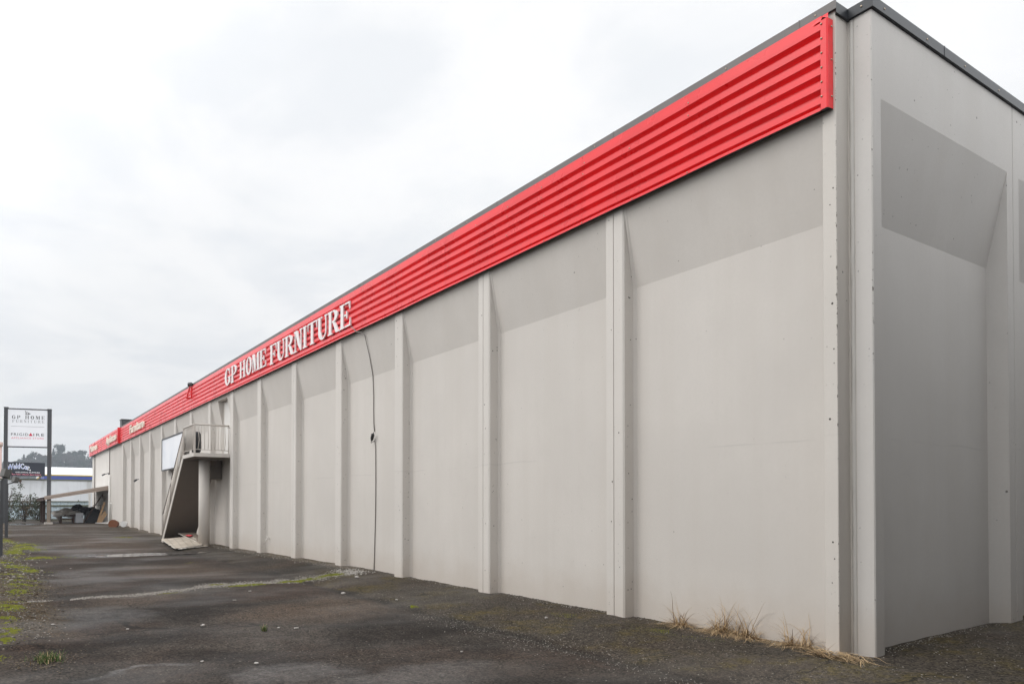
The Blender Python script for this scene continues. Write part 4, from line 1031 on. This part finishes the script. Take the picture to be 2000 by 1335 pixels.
# gravel
mb = MB()
def stone(x, y, s, mi):
    z = ground_z(x, y); vs = []
    for d in ((1, 0, 0), (-1, 0, 0), (0, 1, 0), (0, -1, 0), (0, 0, .8), (0, 0, -.5)):
        k = s * ru(.6, 1.25); vs.append((x + d[0] * k, y + d[1] * k, z + d[2] * k * .8 + s * .2))
    mb.add(vs, [(0, 2, 4), (2, 1, 4), (1, 3, 4), (3, 0, 4), (2, 0, 5), (1, 2, 5), (3, 1, 5), (0, 3, 5)], mi)
for i in range(8500):      # broken strip across the yard
    t = rnd(); wdt = lerp(.07, .32, t) * (.6 + .8 * abs(noise.noise(Vector((t * 9, 1, 2)))))
    x = lerp(-10.7, -12.35, t ** .9) + random.gauss(0, 1) * wdt + .12 * math.sin(t * 9) + .35 * noise.noise(Vector((t * 5, 3, 8))) + .1 * noise.noise(Vector((t * 23, 1, 8))); y = lerp(-6.9, -.35, t)
    if noise.noise(Vector((x * 1.3, y * 1.3, 4))) < -.18 and t < .75: continue
    stone(x, y, ru(.006, .018), 0 if rnd() < .75 else 1)
for i in range(240): stone(random.gauss(-12.35, .3), random.gauss(-.35, .18), ru(.01, .035), 2 if rnd() < .5 else 0)
for i in range(1100): x = ru(-14.5, -6.2); stone(x, random.gauss(-7.0, .22), ru(.006, .018), 0 if rnd() < .25 else 1)
for i in range(1200): stone(ru(-34, -14), random.gauss(-6.9, .3), ru(.012, .04), 0 if rnd() < .3 else 1)
for i in range(2600):      # loose chippings on the bermed strip
    x, y = ru(-9, .6), ru(-2.0, -.05); stone(x, y, ru(.003, .009), 0 if rnd() < .3 else 1)
for i in range(1500):
    x = ru(-6, 1.0); stone(x, random.gauss(-1.95, .22), ru(.004, .012), 0 if rnd() < .35 else 1)
for i in range(900): stone(ru(-30, -12), random.gauss(-.25, .14), ru(.008, .025), 0 if rnd() < .4 else 1)
for i in range(1100): stone(ru(-16, 2), ru(-7, -1.9), ru(.003, .007), 0 if rnd() < .35 else 1)
for i in range(2200): stone(ru(-14, -.2), YB - abs(random.gauss(0, .12)), ru(.004, .014), 0 if rnd() < .45 else 1)
for i in range(500): stone(XE + abs(random.gauss(0, .08)) - .2, ru(.4, 4), ru(.004, .012), 0 if rnd() < .5 else 1)
for i in range(300): x, y = ru(.1, 2.0), ru(-.5, 4.0); stone(x, y, ru(.004, .012), 0)
tag(mb.build('gravel', ['stone', 'stonedark', 'plywhite'], fix=False), 'loose pale gravel and chippings strewn over the asphalt', 'gravel', kind='stuff')
PB = [(-9.05, -1.95, .05, 'white rounded stone beside a moss tuft on the asphalt'), (-11.2, -.75, .06, 'white stone at the gravel heap by the conduit foot'), (-7.6, -1.55, .03, 'small pale stone on the strip beside the fourth pilaster'), (-4.2, -.85, .03, 'small pale stone on the mossy strip below the near pilaster'), (-6.6, -5.0, .035, 'flat pale scrap lying on bare asphalt mid yard')]
for x, y, s, lb in PB:
    b = MB(); b.blob((x, y, ground_z(x, y) + s * .35), (s, s * .8, s * .5), x, .3, 10, 7); tag(b.build('stone', 'plywhite'), lb, 'stone', 'pale stones on the asphalt')

for i, (x, y) in enumerate(((-18.1, -5.7), (-10.4, -3.3), (-9.2, -3.9), (-5.87, -4.18), (-5.7, -4.0), (-6.9, -5.9), (-4.15, -5.56), (-3.73, -5.1), (-3.0, -3.0), (-7.8, -6.7))):
    b = MB(); q = ru(.02, .042) * (1.5 if x < -15 else 1); z = ground_z(x, y) + .005; a0 = ru(0, 6)
    top = [(x + math.cos(a0 + j * .898) * q * ru(.6, 1.2), y + math.sin(a0 + j * .898) * q * ru(.5, 1.0), z + ru(.004, .012)) for j in range(7)]
    b.prism(list(range(7)), lambda j: (top[j][0], top[j][1], z), lambda j: top[j])
    tag(b.build('paper_scrap', 'plywhite'), 'small pale flat scrap lying loose on the bare asphalt', 'scrap', 'pale flat scraps on the asphalt')

# dry grass at the wall foot
def blade(mb, base, d, L, w, mi, droop):
    base = Vector(base); d = Vector(d).normalized(); side = d.cross(Vector((0, 0, 1)))
    if side.length < .01: side = Vector((1, 0, 0))
    side.normalize(); pts = []
    p = base.copy(); n = 6
    for i in range(n + 1):
        t = i / n; pts.append((p.copy(), w * (1 - t * .85))); d = (d + Vector((0, 0, -droop / n)) + Vector((ru(-.1, .1), ru(-.1, .1), ru(-.06, .06)))).normalized(); p = p + d * (L / n)
        p.y = min(p.y, YB - .012) if p.x < -.35 else p.y
        p.z = max(p.z, ground_z(p.x, p.y) + .006)
    vs = []
    for q, ww in pts: vs += [q - side * ww, q + side * ww]
    mb.add(vs, [(2 * i, 2 * i + 1, 2 * i + 3, 2 * i + 2) for i in range(n)], mi)
def dry_clump(x, y, n, hh, wide, label):
    mb = MB()
    roots = [(x + random.gauss(0, wide), y + random.gauss(0, .025)) for _ in range(7)]
    for i in range(n):
        a = ru(0, 6.28); rx, ry = random.choice(roots); q = rnd()
        if q < .14: up, L, dr = ru(1.0, 2.2), hh * ru(.8, 1.25), ru(.5, 2.6)          # curling stems
        elif q < .55: up, L, dr = ru(.5, 1.3), hh * ru(.4, .9), ru(1.5, 4.5)          # flopped blades
        else: up, L, dr = ru(.0, .3), hh * ru(.5, 1.2), ru(.2, 1.0)                    # matted on the ground
        d = (math.cos(a) * .8, math.sin(a) * .45 - .12, up)
        blade(mb, (rx + random.gauss(0, .02), ry + random.gauss(0, .015), ground_z(rx, ry)), d, L, ru(.003, .006), 0 if rnd() < .68 else 1, dr)
    t = mb.build('dry_grass', ['straw', 'straw_dark'], fix=False); tag(t, label, 'grass', 'dead grass along the wall foot')
dry_clump(-2.54, .13, 220, .40, .06, 'dead grass tuft with curled tip, closest to the pilaster')
dry_clump(-1.82, .12, 420, .44, .13, 'widest sprawling dead grass tuft at the wall foot, in the middle')
dry_clump(-1.42, .13, 300, .43, .09, 'tangled dead grass tuft touching the widest sprawling one at the wall')
dry_clump(-.76, .13, 260, .39, .07, 'ragged dark dead grass tuft nearest the building corner')
mb = MB()
for i in range(260):
    x, y = random.gauss(-.18, .17), random.gauss(-.07, .07); a = random.gauss(-.12, .5) + (math.pi if rnd() < .5 else 0); z = ground_z(x, y)
    blade(mb, (x, y, z + ru(.005, .07)), (math.cos(a), math.sin(a) * .6, ru(-.1, .75 if rnd() < .25 else .3)), ru(.10, .36), ru(.003, .0065), 0 if rnd() < .85 else 1, ru(.2, 2.2))
tag(mb.build('straw', ['straw', 'straw_dark'], fix=False), 'flattened pale straw heap at the foot of the building corner', 'straw')
def green_tuft(x, y, n, h, s, label):
    mb = MB()
    for i in range(n):
        px, py = random.gauss(x, s), random.gauss(y, s * .6); a = ru(0, 6.28); blade(mb, (px, py, ground_z(px, py)), (math.cos(a) * .4, math.sin(a) * .4, 1), h * ru(.5, 1.2), .004, 0 if rnd() < .85 else 1, .7)
    tag(mb.build('grass_tuft', ['green', 'straw'], fix=False), label, 'grass', 'green grass tufts in the asphalt')
green_tuft(-5.15, -6.92, 260, .10, .10, 'larger green grass tuft growing from brown leaves in the asphalt')
green_tuft(-5.75, -4.42, 70, .09, .022, 'tiny green grass tuft alone in mid asphalt')
mb = MB()
for i in range(420):
    x, y = random.gauss(-5.15, .28), random.gauss(-6.95, .16); z = ground_z(x, y) + .006; a = ru(0, 6.28); k = ru(.008, .02)
    mb.add([(x - k * math.cos(a), y - k * math.sin(a), z), (x + k * .5 * math.sin(a), y - k * .5 * math.cos(a), z + .006), (x + k * math.cos(a), y + k * math.sin(a), z + .002), (x - k * .5 * math.sin(a), y + k * .5 * math.cos(a), z + .004)], [(0, 1, 2, 3)])
for i in range(1500):
    x, y = (random.gauss(-13.2, 2.2) if rnd() < .6 else ru(-30, -7)), random.gauss(-6.85, .25); z = ground_z(x, y) + .008; a = ru(0, 6.28); k = ru(.012, .03)
    mb.add([(x - k * math.cos(a), y - k * math.sin(a), z), (x + k * .5 * math.sin(a), y - k * .5 * math.cos(a), z + .01), (x + k * math.cos(a), y + k * math.sin(a), z + .002), (x - k * .5 * math.sin(a), y + k * .5 * math.cos(a), z + .004)], [(0, 1, 2, 3)])
tag(mb.build('leaves', 'leaf_brown', fix=False), 'brown fallen leaves scattered on the verge and asphalt', 'leaves', kind='stuff')

# ---------------------------------------------------------------- wooded hill
SKY = [(-400, 20), (-60, 24), (-10, 25), (0, 27), (5, 28), (10, 29.5), (16, 31), (20, 33), (31, 33), (36, 36), (40, 37), (45, 36), (55, 35), (62, 35), (120, 38), (400, 30)]
def hill_z(x, y):
    top = interp(y, SKY); t = sstep(-560, -715, x); return .3 + top * t + 1.2 * noise.noise(Vector((x * .02, y * .02, 0))) * t
hx = [-1100, -900, -800] + [-760 + i * 10 for i in range(22)]; hy = [-400 + i * 20 for i in range(41)]
mb = MB(); mb.add([(x, y, hill_z(x, y) - (0 if x > -790 else (790 + x) * -.0)) for y in hy for x in hx], [(j * len(hx) + i, j * len(hx) + i + 1, (j + 1) * len(hx) + i + 1, (j + 1) * len(hx) + i) for j in range(40) for i in range(len(hx) - 1)], 0, True)
tag(mb.build('hill', 'hill', fix=False), 'low wooded hill on the horizon behind the billboard', 'hill', kind='structure')
def conifer(mb, x, y, z, h, r, n, mi):
    for i in range(n):
        t = rnd() ** .8; rr = r * (1 - t) * ru(.3, 1.1) + .15; a = ru(0, 6.28)
        p = Vector((x + math.cos(a) * rr, y + math.sin(a) * rr, z + h * (.12 + .88 * t))); k = ru(.5, 1.0) * (.4 + r * .16)
        d = Vector((math.cos(a), math.sin(a), ru(-.6, .1))).normalized(); s = d.cross(Vector((0, 0, 1))).normalized()
        mb.add([p - s * k * .6, p + d * k, p + s * k * .6, p - d * k * .5 + Vector((0, 0, k * .5))], [(0, 1, 2, 3)], mi)
def broad(mb, x, y, z, h, r, n, mi):
    lobes = [(Vector((x + ru(-.5, .5) * r, y + ru(-.5, .5) * r, z + h * ru(.5, .85))), r * ru(.4, .65)) for _ in range(6)]
    for i in range(n):
        c, lr = random.choice(lobes); d = Vector((random.gauss(0, 1), random.gauss(0, 1), random.gauss(0, 1))).normalized(); p = c + d * lr * ru(.5, 1.05); k = ru(.4, .85)
        a = Vector((ru(-1, 1), ru(-1, 1), ru(-1, 1))).normalized(); q = a.cross(d).normalized()
        mb.add([p - a * k, p + q * k * .6, p + a * k, p - q * k * .6], [(0, 1, 2, 3)], mi)
mb = MB()
for i in range(620):
    x = lerp(-714, -590, rnd() ** 1.3); y = ru(-16, 72); z = hill_z(x, y) - .5; h = ru(6, 9.5)
    if rnd() < .15: conifer(mb, x, y, z, h * 1.1, ru(2.0, 3.0), 70, 0)
    else: broad(mb, x, y, z, h * .9, ru(2.8, 4.2), 95, 1 if rnd() < .6 else 0)
tag(mb.build('forest', ['needle', 'twig'], fix=False), 'hazy mixed woodland covering the hill on the horizon', 'forest', kind='stuff')
TR = [(9.5, 8, 2.8, 'b', 'small rounded tree nearest the billboard lettering on the hill skyline'), (12.3, 9, 2.8, 'b', 'second small tree along the skyline above the billboard'), (15.2, 12, 3.0, 'c', 'pointed conifer left of the rounded crown above the billboard'), (19.8, 12, 4.8, 'e', 'rounded broad tree crown in the middle of the sign gap'), (26.0, 10, 4.0, 'b', 'low spreading tree close to the second sign post on the skyline'), (30.0, 10.5, 3.6, 'b', 'broad bare tree right beside the second sign post on the skyline'),
      (35.5, 12.5, 3.2, 'c', 'dark conifer just past the second sign post on the hill'), (40.0, 15.5, 5.2, 'e', 'tallest dark rounded evergreen on the skyline between sign and warehouse'), (45.0, 11, 3.8, 'b', 'bare tree right of the tallest evergreen on the hill skyline'), (51.0, 11.5, 4.0, 'e', 'dark tree on the skyline midway from tallest evergreen to warehouse'), (56.5, 13.0, 4.2, 'e', 'dark rounded evergreen touching the warehouse edge on the skyline')]
for y, h, r, kd, lb in TR:
    x = -713; z = hill_z(x, y) - .5; t = thing('conifer_tree' if kd == 'c' else 'broadleaf_tree', lb, 'tree', (x, y, z), 'trees on the hill skyline')
    b = MB(); b.tube([(x, y, z - 1), (x, y, z + h * .9)], [.35, .06], 6); b.build('trunk', 'bark', t)
    b = MB(); (conifer(b, x, y, z, h, r, 420, 0) if kd == 'c' else broad(b, x, y, z, h, r, 620, 0 if kd == 'e' else 1)); b.build('crown', ['needle', 'twig'], t, fix=False)

# neighbouring building across the alley (out of frame, it keeps the end wall in shade)
NB = thing('neighbour_building', 'brown block building across the alley from the end wall', 'building', (8, 10, 0))
b = MB(); b.box(4.70, 16, -6.2, 34, -.2, 6.9); b.build('wall', 'neighbour', NB)
b = MB(); b.box(4.62, 16.1, -6.28, 34.1, 6.904, 7.05); b.build('roof', 'roofing', NB)

# added out-of-frame wall that darkens the lower part of the long wall
SW = thing('added_shade_wall', 'added unseen wall that shades the lower warehouse wall', 'wall', (-20, -12, 0))
b = MB(); b.box(-58, 14, -12.3, -12.0, -.2, 3.35); b.build('shade_wall_body', 'neighbour', SW)
b = MB(); b.box(-58.05, 14.05, -12.36, -11.94, 3.354, 3.44); b.build('shade_wall_top', 'roofing', SW)

# ---------------------------------------------------------------- air
hz = bpy.data.materials.new('haze_air'); hz.use_nodes = True; nt = hz.node_tree; nt.nodes.clear()
ov = nt.nodes.new('ShaderNodeOutputMaterial'); pv = nt.nodes.new('ShaderNodeVolumePrincipled')
pv.inputs['Color'].default_value = (.80, .87, .96, 1); pv.inputs['Density'].default_value = .00045; pv.inputs['Anisotropy'].default_value = .2
nt.links.new(pv.outputs[0], ov.inputs['Volume']); M['haze'] = hz
HAZE = True
if HAZE:
    b = MB(); b.box(-1520, 1520, -1520, 1520, -3, 75)
    tag(b.build('haze', 'haze'), 'thin pale winter haze hanging over the whole yard', 'haze', kind='stuff')

# ---------------------------------------------------------------- sky, sun, camera
SUN_AZ, SUN_EL = R(197), R(40)          # behind the camera and to its left
sd = Vector((math.sin(SUN_AZ) * math.cos(SUN_EL), math.cos(SUN_AZ) * math.cos(SUN_EL), math.sin(SUN_EL)))
w = bpy.data.worlds.new('World'); S.world = w; w.use_nodes = True; t = w.node_tree; t.nodes.clear()
def nn(ty, **kw):
    x = t.nodes.new(ty)
    for k, v in kw.items(): setattr(x, k, v)
    return x
outw = nn('ShaderNodeOutputWorld'); sky = nn('ShaderNodeTexSky', sky_type='NISHITA'); sky.sun_disc = False
sky.sun_elevation = SUN_EL; sky.sun_rotation = SUN_AZ; sky.air_density = 1.0; sky.dust_density = 2.0
bg1 = nn('ShaderNodeBackground'); bg1.inputs[1].default_value = .09; t.links.new(sky.outputs[0], bg1.inputs[0])
tc = nn('ShaderNodeTexCoord'); sep = nn('ShaderNodeSeparateXYZ'); t.links.new(tc.outputs['Generated'], sep.inputs[0])
# project the view direction onto a cloud layer so that patches flatten towards the horizon
def mth(op, a, b=None):
    x = nn('ShaderNodeMath', operation=op)
    for i, v in enumerate((a, b)):
        if v is None: continue
        if hasattr(v, 'links'): t.links.new(v, x.inputs[i])
        else: x.inputs[i].default_value = v
    return x.outputs[0]
zc = mth('ADD', mth('MAXIMUM', sep.outputs[2], 0.0), .22)
cmb = nn('ShaderNodeCombineXYZ'); t.links.new(mth('DIVIDE', sep.outputs[0], zc), cmb.inputs[0]); t.links.new(mth('DIVIDE', sep.outputs[1], zc), cmb.inputs[1])
nz = nn('ShaderNodeTexNoise'); t.links.new(cmb.outputs[0], nz.inputs['Vector']); nz.inputs['Scale'].default_value = 2.3; nz.inputs['Detail'].default_value = 5; nz.inputs['Roughness'].default_value = .55; nz.inputs['Distortion'].default_value = .3
def mrange(v, a, b, lo, hi):
    x = nn('ShaderNodeMapRange', interpolation_type='SMOOTHSTEP'); t.links.new(v, x.inputs['Value'])
    for nme, val in (('From Min', a), ('From Max', b), ('To Min', lo), ('To Max', hi)): x.inputs[nme].default_value = val
    return x.outputs['Result']
cl = mrange(nz.outputs['Fac'], .36, .62, 0, 1)
elev = mrange(sep.outputs[2], 0.0, .62, 0, 1)
mx = nn('ShaderNodeMix', data_type='RGBA'); t.links.new(cl, mx.inputs[0]); mx.inputs[6].default_value = (.882, .90, .922, 1); mx.inputs[7].default_value = (1.0, 1.0, 1.0, 1)
dotn = nn('ShaderNodeVectorMath', operation='DOT_PRODUCT'); t.links.new(tc.outputs['Generated'], dotn.inputs[0]); dotn.inputs[1].default_value = sd
glow = mrange(dotn.outputs['Value'], .25, 1.0, 0, 1.0)
dot2 = nn('ShaderNodeVectorMath', operation='DOT_PRODUCT'); t.links.new(tc.outputs['Generated'], dot2.inputs[0]); dot2.inputs[1].default_value = Vector((.80, .42, .50)).normalized()
glow = mth('ADD', glow, mrange(dot2.outputs['Value'], .45, 1.0, 0, 1.5))      # extra sky glow added to light the upper end wall
bright = mth('ADD', mth('ADD', mrange(sep.outputs[2], 0.0, .5, .915, 1.10), glow), mrange(sep.outputs[2], .56, .95, 0.0, .35))
bg2 = nn('ShaderNodeBackground'); t.links.new(mx.outputs[2], bg2.inputs[0]); t.links.new(bright, bg2.inputs[1])
ms = nn('ShaderNodeMixShader'); ms.inputs[0].default_value = .92; t.links.new(bg1.outputs[0], ms.inputs[1]); t.links.new(bg2.outputs[0], ms.inputs[2]); t.links.new(ms.outputs[0], outw.inputs[0])

L = bpy.data.lights.new('sun', 'SUN'); L.energy = 1.15; L.angle = R(40); L.color = (1, .965, .92)
lo = bpy.data.objects.new('sun', L); COL.objects.link(lo); lo.rotation_euler = sd.to_track_quat('Z', 'Y').to_euler()

cam = bpy.data.cameras.new('camera'); co = bpy.data.objects.new('camera', cam); COL.objects.link(co); S.camera = co
F_, PY = 1459.98, 964.54; ya, pi_ = .6104, .0148
fw = Vector((-math.cos(ya) * math.cos(pi_), math.sin(ya) * math.cos(pi_), math.sin(pi_))); rt = Vector((math.sin(ya), math.cos(ya), 0)); up = rt.cross(fw)
mt = Matrix((rt, up, -fw)).transposed().to_4x4(); mt.translation = (4.3662, -7.4457, 1.6105); co.matrix_world = mt
cam.sensor_fit = 'HORIZONTAL'; cam.sensor_width = 36; cam.lens = 36 * F_ / 2000; cam.shift_x = 0; cam.shift_y = (PY - 667.5) / 2000
cam.clip_start = .05; cam.clip_end = 5000
S.view_settings.view_transform = 'Standard'; S.view_settings.look = 'None'; S.view_settings.exposure = 0; S.view_settings.gamma = 1
for o in bpy.data.objects:
    if 'w' in o: del o['w']
